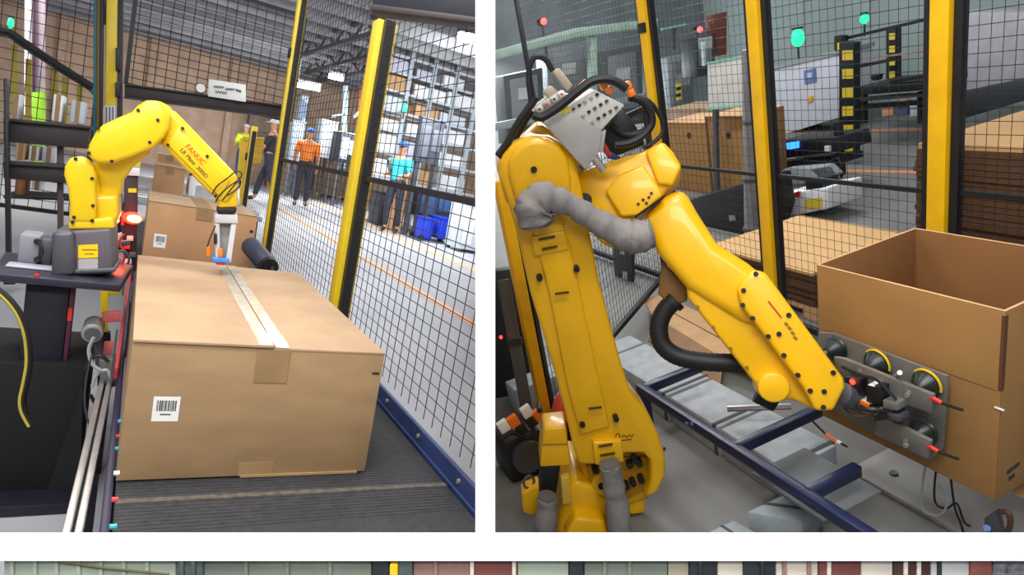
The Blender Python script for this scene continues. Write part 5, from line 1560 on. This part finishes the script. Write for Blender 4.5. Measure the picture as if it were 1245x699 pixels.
# ------------------------------------------------------------------ blue frame, grey blocks, cardboard on the floor
BZ = 0.30
fp = lambda x, y: R.at(x, y, z=BZ)
A0, A1 = fp(784, 468), fp(1075, 676)
A1.y = A0.y = (A0.y + A1.y) / 2
t = Thing(R, 'conveyor_stand', 'navy blue steel conveyor frame with cross bars and legs', 'frame', (A0.x, A0.y, 0))
t.part('front_rail', MB().bar(A0, (-0.75, A0.y, BZ), 0.036, 0.042), NAVYR, bevel=0.004)
for (x, y), (x2, y2) in (((792, 470), (858, 449)), ((905, 541), (1003, 500)), ((993, 596), (1046, 572))):
    a, b = fp(x, y), fp(x2, y2)
    a.y = A0.y
    b.x = a.x
    t.part('cross_bar', MB().bar(a, (a.x, b.y, BZ), 0.036, 0.042), NAVYR, bevel=0.004)
t.part('back_rail', MB().bar((A0.x, A0.y + 0.62, BZ - 0.03), (-0.75, A0.y + 0.62, BZ - 0.03), 0.04, 0.04), NAVYR, bevel=0.004)
for x in (A0.x + 0.03, A0.x + 1.3):
    t.part('leg', MB().box((x - 0.022, A0.y - 0.02, 0), (x + 0.022, A0.y + 0.02, BZ - 0.02)), NAVYR, bevel=0.003)
    t.part('foot', MB().box((x - 0.05, A0.y - 0.045, 0), (x + 0.05, A0.y + 0.045, 0.012)), NAVYR)
for k in range(2):
    c = R.at(836 + 6 * k, 515, y=A0.y - 0.024)
    t.part('bolt', MB().cyl(c, c + V((0, -0.008, 0)), 0.008, n=8), mat('blue_bolt', '4A6AB0'))
t.part('frame_tray', MB().box((-1.62, A0.y + 0.03, BZ - 0.10), (-1.30, A0.y + 0.28, BZ - 0.09)), mat('tray_grey', '6F7376', 0.5))
BLK = [((-2.34, -2.00), 'farthest of the grey floor blocks, left under the blue frame'), ((-1.985, -1.62), 'nearest grey floor block, with a dark joint, before the open carton'), ((-2.90, -2.36), 'grey floor block behind the robot, left end of the row')]
BLK[0] = ((-2.34, -2.00), 'middle grey floor block in the row under the blue frame')
for (xa, xb), lb_ in BLK:
    t = Thing(R, 'floor_block', lb_, 'block', ((xa + xb) / 2, 1.62, 0), 'grey blocks in a row')
    t.part('block', MB().box((xa, 1.50, 0), (xb, 1.75, 0.15)), BLOCK, bevel=0.008)
    t.part('joint_band', MB().box((xb - 0.035, 1.495, 0), (xb - 0.018, 1.755, 0.154)), BLOCKD)
t = Thing(R, 'floor_block', 'grey floor block turning the corner beside the robot lower arm', 'block', (-2.95, 1.2, 0), 'grey blocks in a row')
t.part('block', MB().box((-3.06, 0.95, 0), (-2.92, 1.75, 0.15)), BLOCK, bevel=0.008)
t.part('joint_band', MB().box((-3.065, 1.30, 0), (-2.915, 1.33, 0.154)), BLOCKD)
for i, (pts, lb_) in enumerate(((((908, 622), (950, 602), (1000, 606), (975, 634)), 'right one of the two grey blocks at the bottom edge'), (((862, 646), (892, 632), (925, 650), (890, 668)), 'left one of the two grey blocks at the bottom edge'))):
    p = [R.at(x, y, z=0.12) for x, y in pts]
    t = Thing(R, 'floor_block', lb_, 'block', (p[0] + p[2]) / 2 - V((0, 0, 0.12)), 'grey blocks at the bottom edge')
    t.part('block', MB().prism(p, (0, 0, -0.12)), mat('blue_grey_block', '98A2A8', 0.6, 0, 0.15, 14), bevel=0.006)
    q = [p[0] + (p[1] - p[0]) * 0.45, p[0] + (p[1] - p[0]) * 0.55, p[3] + (p[2] - p[3]) * 0.55, p[3] + (p[2] - p[3]) * 0.45]
    t.part('joint_band', MB().prism([v + V((0, 0, 0.002)) for v in q], (0, 0, -0.01)), BLOCKD)
p = [R.at(x, y, z=0.10) for x, y in ((781, 363), (806, 358), (868, 388), (930, 428), (925, 452), (880, 436), (818, 398), (794, 384))]
t = Thing(R, 'flattened_carton', 'flattened tan carton on the floor beneath the robot forearm', 'cardboard', p[4] - V((0, 0, 0.1)))
t.part('sheet', MB().prism(p, (0, 0, -0.012)), mat('cardboard_tan', 'C69C70'), bevel=0.002)
t.part('flap', MB().prism([p[7], p[6], p[5], p[5] + V((0.1, -0.12, -0.09)), p[6] + V((0.1, -0.12, -0.09)), p[7] + V((0.1, -0.12, -0.09))], (0, 0, -0.008)), mat('cardboard_brown', 'A07C5C'))
t.part('crease', MB().bar(p[1] + (p[6] - p[1]) * 0.5, p[3] + (p[4] - p[3]) * 0.5 + V((0, 0, 0.001)), 0.006, 0.004), SHEETD)
a, b = R.at(884, 496, z=0.22), R.at(962, 493, z=0.22)
t = Thing(R, 'steel_rod', 'pale steel rod lying across the grey blocks under the robot wrist', 'rod', a)
t.part('rod', MB().bar(a, b, 0.016, 0.018), ALU, bevel=0.002)
t.part('dark_underside', MB().bar(a - V((0, 0, 0.012)), b - V((0, 0, 0.012)), 0.012, 0.006), RUST)

# ------------------------------------------------------------------ large robot
B1 = V((-2.02, 0.80, 0.0))
N1 = V((0.93, -0.37, 0)).normalized()
big = Thing(R, 'industrial_robot', 'deep yellow large robot arm with grey sleeves in the right cell', 'robot', B1)


def rp(name, pts, off, th, m=YEL_R, bevel=0.015, parent=None, label=None, P=B1, N=N1, seg=3):
    return big.part(name, plate(R, pts, P, N, off, th), m, parent=parent, bevel=bevel, seg=seg, label=label)


# base
rp('base_body', [(676, 664), (684, 600), (700, 585), (745, 600), (765, 640), (770, 664)], 0.10, 0.30, YEL_R, 0.02)
rp('base_top', [(688, 650), (700, 630), (735, 634), (745, 664), (690, 664)], 0.16, 0.08, YEL_R, 0.012)
rp('base_lug', [(634, 600), (655, 590), (662, 612), (648, 628), (636, 624)], 0.05, 0.07, YEL_R, 0.008)
cl = R.on(643, 586, B1 + N1 * 0.03, N1)
ring = [cl + V((0, math.cos(a) * 0.022, math.sin(a) * 0.026)) for a in [2 * math.pi * i / 12 for i in range(13)]]
big.part('lifting_ring', MB().tube(ring, 0.005, 6), GREYD)
rp('motor_cover', [(662, 522), (689, 519), (691, 541), (659, 542)], 0.10, 0.12, YEL_R, 0.008)
rp('motor_body', [(659, 542), (691, 541), (694, 566), (657, 568)], 0.09, 0.12, YEL_R, 0.006)
rp('black_boot', [(658, 567), (682, 566), (676, 606), (656, 608)], 0.08, 0.08, RUB, 0.012)
rp('side_bracket', [(682, 582), (692, 580), (696, 612), (684, 614)], 0.13, 0.03, mat('tan_bracket', 'D8B040', 0.5), 0.004)
rp('hub_back', [(702, 556), (735, 545), (790, 540), (806, 560), (806, 585), (790, 608), (760, 618), (730, 608), (712, 588)], 0.06, 0.16, YEL_R, 0.02)
rp('hub_foot', [(764, 612), (784, 604), (784, 624), (766, 626)], 0.05, 0.10, YEL_R, 0.006)
# lower arm
la = rp('lower_arm', [(606, 212), (611, 190), (625, 174), (645, 165), (668, 166), (686, 176), (699, 194), (706, 220), (716, 276), (728, 338), (743, 396), (755, 440), (766, 475), (786, 500), (800, 527), (809, 553), (810, 578), (800, 600), (785, 607), (792, 585), (790, 560), (782, 552), (760, 552), (752, 566), (732, 566), (704, 566), (696, 540), (688, 505), (676, 460), (662, 412), (645, 357), (630, 290), (617, 245)], 0.14, 0.12, YEL_R, 0.016)
rp('arm_rib', [(644, 262), (680, 258), (694, 300), (724, 440), (742, 520), (706, 530), (690, 470), (668, 360)], 0.155, 0.03, YEL_R, 0.010, parent=la)
rp('arm_pad', [(646, 288), (686, 280), (692, 304), (650, 312)], 0.162, 0.02, YEL_R, 0.005, parent=la)
#rp('arm_edge_rib', [(694, 326), (716, 324), (735, 400), (748, 450), (740, 452), (716, 380)], 0.150, 0.03, YEL_R, 0.008, parent=la)
rp('arm_dome', capsule((655, 205), 38, (660, 230), 36), 0.160, 0.04, YEL_R, 0.020, parent=la)
rp('arm_foot_tab', [(721, 538), (756, 536), (759, 562), (724, 566)], 0.165, 0.03, YEL_R, 0.006, parent=la)
for pts in (((655, 292), (675, 288)), ((659, 304), (678, 300)), ((675, 358), (692, 356)), ((716, 498), (732, 496)), ((728, 544), (745, 541)), ((730, 555), (748, 552))):
    a, b = (R.on(x, y, B1 + N1 * 0.178, N1) for x, y in pts)
    big.part('cast_mark', MB().bar(a - N1 * 0.006, b - N1 * 0.006, 0.006, 0.006), mat('dark_olive', '4A3A08', 0.7), parent=la)
for x, y in ((649, 206), (656, 498), (656, 338), (701, 327), (708, 516), (749, 509)):
    c = R.on(x, y, B1 + N1 * 0.160, N1)
    big.part('bolt', MB().cyl(c - N1 * 0.03, c + N1 * 0.008, 0.010, n=10), RUB, parent=la)
for pts in (((748, 531), (751, 527), (754, 530), (751, 534)), ((756, 532), (759, 529), (762, 532), (765, 529), (768, 531), (770, 528)), ((752, 536), (760, 535), (768, 534))):
    big.part('script_mark', MB().tube(smooth_path([R.on(x, y, B1 + N1 * 0.141, N1) for x, y in pts], 3), 0.0018, 5), mat('script_ink', '4A2A10', 0.7), parent=la)
# hub cavity details; the recess is robot yellow darkened for its shade
rp('hub_recess', [(712, 568), (735, 560), (786, 556), (792, 572), (786, 596), (765, 606), (735, 602), (718, 590)], 0.075, 0.02, mat('shaded_recess_yellow', 'B98408', 0.5), 0.004)
rp('hub_inner', capsule((738, 592), 18, (742, 594), 17), 0.10, 0.05, YEL_R, 0.008)
for x, y in ((724, 572), (766, 566), (772, 560), (778, 564), (762, 592), (770, 588), (780, 584), (731, 591)):
    c = R.on(x, y, B1 + N1 * 0.105, N1)
    big.part('bolt', MB().cyl(c - N1 * 0.03, c + N1 * 0.006, 0.012, n=8), RUB)
# shoulder casting behind the dome
rp('shoulder_casting', [(604, 206), (606, 196), (658, 150), (690, 172), (706, 190), (716, 210), (706, 236), (660, 250), (616, 250)], 0.05, 0.16, YEL_R, 0.015)
# elbow casting and forearm on their own plane
E1 = R.on(752, 240, B1 + N1 * 0.05, N1)
W1 = R.at(1005, 482, y=oy - 0.235)
fd = (W1 - E1).normalized()
mid_ = (E1 + W1) / 2
cd_ = (V((0, 0, R.h)) - mid_).normalized()
N2 = (cd_ - fd * cd_.dot(fd)).normalized()


def fp2(name, pts, off, th, m=YEL_R, bevel=0.015, parent=None, label=None):
    return rp(name, pts, off, th, m, bevel, parent, label, P=E1, N=N2)


el = fp2('elbow_casting', [(700, 216), (716, 204), (752, 192), (781, 184), (806, 171), (818, 184), (829, 202), (824, 217), (806, 237), (778, 262), (755, 280), (733, 262), (712, 262)], 0.07, 0.20, YEL_R, 0.014)
fp2('elbow_face', [(735, 232), (752, 212), (782, 200), (800, 226), (806, 238), (778, 262), (755, 264)], 0.095, 0.06, YEL_R, 0.010, parent=el)
fp2('elbow_block', [(784, 184), (806, 172), (829, 203), (818, 226), (800, 224)], 0.09, 0.18, YEL_R, 0.010, parent=el)
fp2('elbow_under', [(726, 270), (752, 284), (764, 292), (744, 302), (726, 292)], 0.02, 0.10, YEL_R, 0.012, parent=el)
for x, y in ((776, 248), (782, 243), (789, 240), (792, 235), (786, 247)):
    c = R.on(x, y, E1 + N2 * 0.097, N2)
    big.part('print_mark', MB().cyl(c - N2 * 0.002, c + N2 * 0.0015, 0.005, n=6), INK, parent=el)
a, b = (R.on(x, y, E1 + N2 * 0.097, N2) for x, y in ((772, 264), (806, 240)))
big.part('joint_line', MB().bar(a, b, 0.006, 0.006), RUB, parent=el)
c = R.on(711, 243, E1 + N2 * 0.085, N2)
big.part('bore', MB().cyl(c - N2 * 0.02, c + N2 * 0.004, 0.022, n=14), RUB, parent=el)
fu = fp2('forearm_tube', [(778, 266), (808, 238), (830, 226), (848, 258), (872, 296), (910, 320), (932, 338), (920, 400), (900, 392), (836, 352), (800, 309)], 0.075, 0.19, YEL_R, 0.035)
fl_ = fp2('forearm_body', [(834, 345), (870, 330), (905, 345), (985, 440), (1012, 486), (990, 500), (964, 486), (955, 488), (935, 486), (922, 472), (836, 362)], 0.05, 0.16, YEL_R, 0.015)
fc = fp2('forearm_cover', [(896, 352), (904, 338), (917, 328), (931, 331), (1026, 460), (1028, 471), (1014, 500), (991, 500), (977, 472), (914, 388), (901, 372)], 0.105, 0.10, YEL_R, 0.012)
for x, y in ((904, 353), (903, 371), (915, 387), (934, 409), (953, 432), (970, 456), (985, 475), (947, 406), (959, 383), (1013, 453), (1002, 476), (1001, 495), (919, 333)):
    c = R.on(x, y, E1 + N2 * 0.106, N2)
    big.part('bolt', MB().cyl(c - N2 * 0.006, c + N2 * 0.004, 0.0075, n=8), RUB, parent=fc)
for x, y in ((848, 373), (867, 398), (888, 424), (908, 447)):
    c = R.on(x, y, E1 + N2 * 0.051, N2)
    big.part('bolt', MB().cyl(c - N2 * 0.006, c + N2 * 0.003, 0.006, n=8), mat('ochre_bolt', '8A6200', 0.6), parent=fl_)
a, b = R.on(934, 366, E1 + N2 * 0.106, N2), R.on(950, 386, E1 + N2 * 0.106, N2)
big.part('red_stripe', MB().bar(a, b, 0.004, 0.003), REDINK, parent=fc)
dirs = ((956, 394), (960, 399), (964, 405), (967, 411))
for x, y in dirs:
    c = R.on(x, y, E1 + N2 * 0.106, N2)
    big.part('print_mark', MB().obox(c, fd * 0.006, N2.cross(fd) * 0.004, N2 * 0.001), mat('brown_print', '8A6A10'), parent=fc)
c = R.on(940, 470, E1 + N2 * 0.06, N2)
big.part('wrist_motor', MB().cyl(c - N2 * 0.10, c + N2 * 0.02, 0.052, 0.046, n=20), YEL_R, bevel=0.008)
# brown bracket and black hose below the elbow
fp2('hose_bracket', [(804, 318), (834, 346), (836, 366), (818, 372), (800, 358)], -0.02, 0.10, mat('ochre_brown', '7E5812', 0.5), 0.006)
hp = [R.on(x, y, E1 + N2 * (-0.04), N2) for x, y in ((822, 364), (808, 378), (801, 398), (806, 420), (826, 434), (860, 440), (900, 442), (926, 448))]
hs = Thing(R, 'corrugated_hose', 'thick black corrugated hose looping under the robot forearm', 'hose', hp[3])
path = smooth_path(hp, 10)
hs.part('hose', MB().tube(path, [0.030 + (0.0016 if i % 2 else 0) for i in range(len(path))], 12), RUB)
hs.part('end_cuff', MB().tube([hp[0], hp[0] + (hp[1] - hp[0]) * 0.35], 0.037, 12), RUB)
c = R.on(920, 478, E1 - N2 * 0.06, N2)
hs.part('hose_end', MB().cyl(c, R.on(944, 490, E1 - N2 * 0.06, N2), 0.03, n=12), RUB)


# grey cloth sleeves
def sleeve(pts, rs, label, off, P=B1, N=N1, seed=1):
    base = [R.on(x, y, P + N * off, N) for x, y in pts]
    path = smooth_path(base, 8)
    rr = []
    rnd_ = random.Random(seed)
    for i in range(len(path)):
        k = i / 8
        j = min(int(k), len(rs) - 2)
        r = rs[j] + (rs[j + 1] - rs[j]) * (k - j)
        rr.append(r * (1 + 0.05 * math.sin(i * 0.9) + rnd_.uniform(-0.03, 0.03)))
    t = Thing(R, 'cable_sleeve', label, 'sleeve', base[-1])
    cm = MB().tube(path, rr, 16)
    for i, v in enumerate(cm.v):
        q = path[min(i // 16, len(path) - 1)]
        k = 1 + 0.10 * math.sin(i * 2.399 + seed) * math.sin(i * 0.61) + rnd_.uniform(-0.05, 0.05)
        cm.v[i] = q + (v - q) * k
    t.part('cloth', cm, CLOTH).data.set_sharp_from_angle(angle=math.pi)
    for e in (0, -1):
        d = (path[1] - path[0]).normalized() if e == 0 else (path[-1] - path[-2]).normalized()
        t.part('tie_band', MB().cyl(path[e] - d * 0.006, path[e] + d * 0.006, rr[e] * 1.02, n=14), mat('cloth_band', '6E6864', 0.9))
    return t


sleeve(((652, 272), (650, 254), (662, 242), (690, 248), (716, 263), (744, 279), (768, 288), (790, 284)), (0.050, 0.062, 0.052, 0.034, 0.036, 0.042, 0.052, 0.046), 'grey cloth cable sleeve draped across the robot elbow', 0.215)
sleeve(((741, 564), (746, 590), (751, 620), (756, 668)), (0.034, 0.038, 0.040, 0.050), 'grey cloth cable sleeve hanging from the lower arm foot', 0.19, seed=2)
sleeve(((665, 604), (664, 625), (662, 668)), (0.034, 0.038, 0.040), 'short grey cloth sleeve at the bottom left of the robot base', 0.13, seed=3)

# ------------------------------------------------------------------ valve block on the elbow
vb = Thing(R, 'valve_block', 'grey pneumatic valve block with orange plugs on top of the robot', 'valve block', R.on(690, 190, B1 + N1 * 0.10, N1))


def vp(name, pts, off, th, m, bevel=0.004, parent=None, label=None):
    return vb.part(name, plate(R, pts, B1, N1, off, th), m, parent=parent, bevel=bevel, label=label)


mp_ = vp('mount_plate', [(661, 150), (690, 132), (733, 160), (729, 184), (712, 207)], 0.17, 0.03, VALVE)
vp('plate_fold', [(733, 160), (737, 158), (733, 186), (729, 184)], 0.172, 0.10, VALVE, 0.001)
vp('manifold', [(686, 132), (723, 109), (760, 128), (730, 160)], 0.165, 0.10, VALVW, 0.005)
vp('manifold_rear', [(646, 134), (676, 112), (700, 116), (662, 148)], 0.12, 0.10, VALVW, 0.005)
rv = random.Random(9)
for i in range(5):
    for j in range(3):
        u_, v_ = (i + 0.5) / 5, (j + 0.5) / 3
        ax, ay = 688 + 36 * u_, 131 - 22 * u_
        x, y = ax + 38 * v_ * 0.92, ay + 24 * v_
        m = rv.choice((BLACK, BLACK, VALVE, mat('valve_dark', '4E4A46', 0.5)))
        vp('port', [(x - 2.6, y - 0.6), (x + 0.6, y - 2.8), (x + 2.6, y - 0.4), (x - 0.4, y + 2.0)], 0.172, 0.012, m, 0.001, parent=mp_)
for i in range(4):
    x, y = 655 + i * 9, 136 - i * 6.2
    vp('solenoid', [(x - 4, y - 4), (x + 3, y - 8), (x + 7, y - 3), (x, y + 2)], 0.14, 0.05, [VALVW, VALVE, VALVW, PAPER][i], 0.003)
    vp('solenoid_mark', [(x - 1, y - 3), (x + 1, y - 4.4), (x + 3, y - 3), (x + 1, y - 1.6)], 0.143, 0.005, [BLACK, REDP, BLACK, REDP][i], 0)
for k, (x, y) in enumerate(((734, 105), (741, 110), (764, 104), (768, 113), (737, 96))):
    vp('orange_plug', [(x - 5, y - 3), (x + 2, y - 6), (x + 6, y + 2), (x - 1, y + 6)], 0.16, 0.03, ORANGE, 0.003)
vp('yellow_tag', [(681, 134), (689, 128), (694, 135), (686, 140)], 0.174, 0.004, mat('band_yellow', 'E3C93C'), 0)
vp('tall_connector', [(672, 88), (680, 82), (697, 104), (690, 111)], 0.13, 0.04, mat('beige_connector', 'B4A68E', 0.5), 0.006)
vp('connector_body', [(660, 112), (670, 104), (680, 112), (668, 120)], 0.12, 0.05, mat('beige_connector', 'B4A68E'), 0.006)
vp('red_plug', [(702, 106), (712, 96), (718, 99), (708, 110)], 0.12, 0.03, REDP, 0.003)
a, b = R.on(722, 191, B1 + N1 * 0.16, N1), R.on(734, 207, B1 + N1 * 0.16, N1)
vb.part('cylinder_rod', MB().cyl(a, b, 0.012, n=12), ALU)
a, b = R.on(706, 200, B1 + N1 * 0.15, N1), R.on(710, 206, B1 + N1 * 0.15, N1)
vb.part('cylinder_rod', MB().cyl(a, b, 0.010, n=12), GREYD)
vp('cavity_shade', [(735, 150), (756, 132), (772, 150), (786, 176), (752, 190), (733, 184)], 0.05, 0.08, BLACK, 0.01)  # black slab paints the shade of the hollow beside the manifold
vp('red_hose_clip', [(731, 166), (740, 180), (745, 192), (738, 190), (731, 178)], 0.155, 0.02, mat('red_hose', 'A02A20', 0.5), 0.003)
vp('blue_hose_clip', [(742, 184), (756, 192), (748, 195), (738, 192)], 0.15, 0.02, mat('blue_hose', '1E2A5C', 0.5), 0.003)
cabs = [(((605, 190), (618, 172), (630, 150), (644, 130), (652, 118)), 0.012, 'black cable rising at the left edge to the valve block', 0.10),
        (((646, 124), (643, 100), (644, 82), (650, 70), (662, 71), (672, 86)), 0.009, 'grey black cable arching above the valve block', 0.10),
        (((648, 140), (660, 142), (682, 128), (704, 110), (722, 98), (744, 97), (762, 108)), 0.013, 'thick black cable lying over the valve block', 0.185),
        (((764, 118), (780, 122), (791, 136), (792, 152), (780, 166), (764, 174), (748, 176)), 0.012, 'black cable looping right of the valve block', 0.12),
        (((770, 116), (790, 124), (804, 144), (806, 160), (796, 172), (782, 180)), 0.007, 'thin outer black cable loop right of the valve block', 0.08),
        (((742, 150), (752, 160), (766, 164), (784, 158), (790, 146)), 0.010, 'black cable inside the loop above the elbow casting', 0.06),
        (((607, 192), (622, 178), (640, 146), (650, 136)), 0.008, 'second black cable behind the first at the left edge', 0.06)]
for pts, r, lb_, off in cabs:
    single(R, 'control_cable', MB().tube(smooth_path([R.on(x, y, B1 + N1 * off, N1) for x, y in pts]), r, 8), RUB, lb_, 'cable')
c = R.on(771, 140, B1 - N1 * 0.02, N1)

# ------------------------------------------------------------------ clutter at the lower left of the right bay
t = Thing(R, 'red_bucket', 'red rounded bucket lid on a black drum behind the lower arm', 'bucket', R.at(680, 530, z=0))
bc = R.at(697, 528, z=0.02)
t.part('drum', MB().cyl(bc, bc + V((0, 0, 0.12)), 0.078, n=20), RUB, bevel=0.006)
rings = []
for h, r in ((0.121, 0.088), (0.135, 0.090), (0.15, 0.080), (0.185, 0.066), (0.215, 0.045), (0.228, 0.02)):
    rings.append([bc + V((math.cos(a) * r, math.sin(a) * r, h)) for a in [2 * math.pi * i / 20 for i in range(20)]])
t.part('lid', MB().loft(rings), mat('bucket_red', 'E0503C', 0.5))
t.part('white_tag', MB().obox(bc + V((0.05, -0.03, 0.19)), (0.004, 0.012, 0), (0.012, -0.004, 0.012), (0, 0, 0.012)), PAPER)
t = Thing(R, 'servo_motor', 'black servo motor with orange and white connectors at the left edge', 'motor', R.at(628, 560, z=0))
mc = R.at(632, 540, z=0.12)
t.part('motor_body', MB().box(mc + V((-0.10, -0.10, -0.12)), mc + V((0.10, 0.08, 0.10))), mat('motor_black', '1B1B1F', 0.45), bevel=0.02)
t.part('motor_flange', MB().cyl(mc + V((0.10, -0.01, 0)), mc + V((0.13, -0.01, 0)), 0.075, n=18), GREYD)
for k, (x, y, m) in enumerate(((624, 512, ORANGE), (640, 500, PAPER), (646, 512, BLACK), (612, 518, PAPER), (652, 505, ORANGE), (634, 522, BLACK))):
    c = R.at(x, y, x=mc.x + 0.14)
    t.part('connector', MB().obox(c, (0.012, 0, 0), (0, 0.022, 0.006), (0, -0.008, 0.026)), m, bevel=0.004)
t.part('cable', MB().tube(smooth_path([R.at(x, y, x=mc.x + 0.15) for x, y in ((650, 520), (640, 532), (622, 526), (608, 534))]), 0.010, 8), RUB)
t = Thing(R, 'red_banner', 'narrow red strip hanging beside the slim yellow post', 'banner', R.at(646, 395, d=3.4))
p = [R.at(x, y, d=3.4) for x, y in ((634, 348), (642, 345), (656, 390), (645, 397))]
t.part('strip', MB().prism(p, (-0.02, 0, 0)), mat('banner_red', 'B03A34', 0.7))
t.part('hem', MB().bar(p[3], p[2], 0.012, 0.012), mat('banner_red', 'B03A34'))
t = Thing(R, 'mesh_bracket', 'dark bracket with small labels behind the lower arm', 'bracket', R.at(755, 340, y=2.45))
rprism(t, 'plate', [(744, 296), (768, 300), (768, 348), (748, 346)], mat('bracket_dark', '2A2D33', 0.5), 0.004, y=2.45, th=0.03)
rprism(t, 'label', [(754, 304), (759, 305), (759, 310), (754, 309)], LGREY, y=2.445, th=0.01)
rprism(t, 'label', [(757, 330), (762, 331), (762, 340), (757, 339)], LGREY, y=2.445, th=0.01)
rprism(t, 'silver_clip', [(738, 352), (748, 356), (746, 368), (737, 362)], ALU, 0.002, y=2.44, th=0.02)
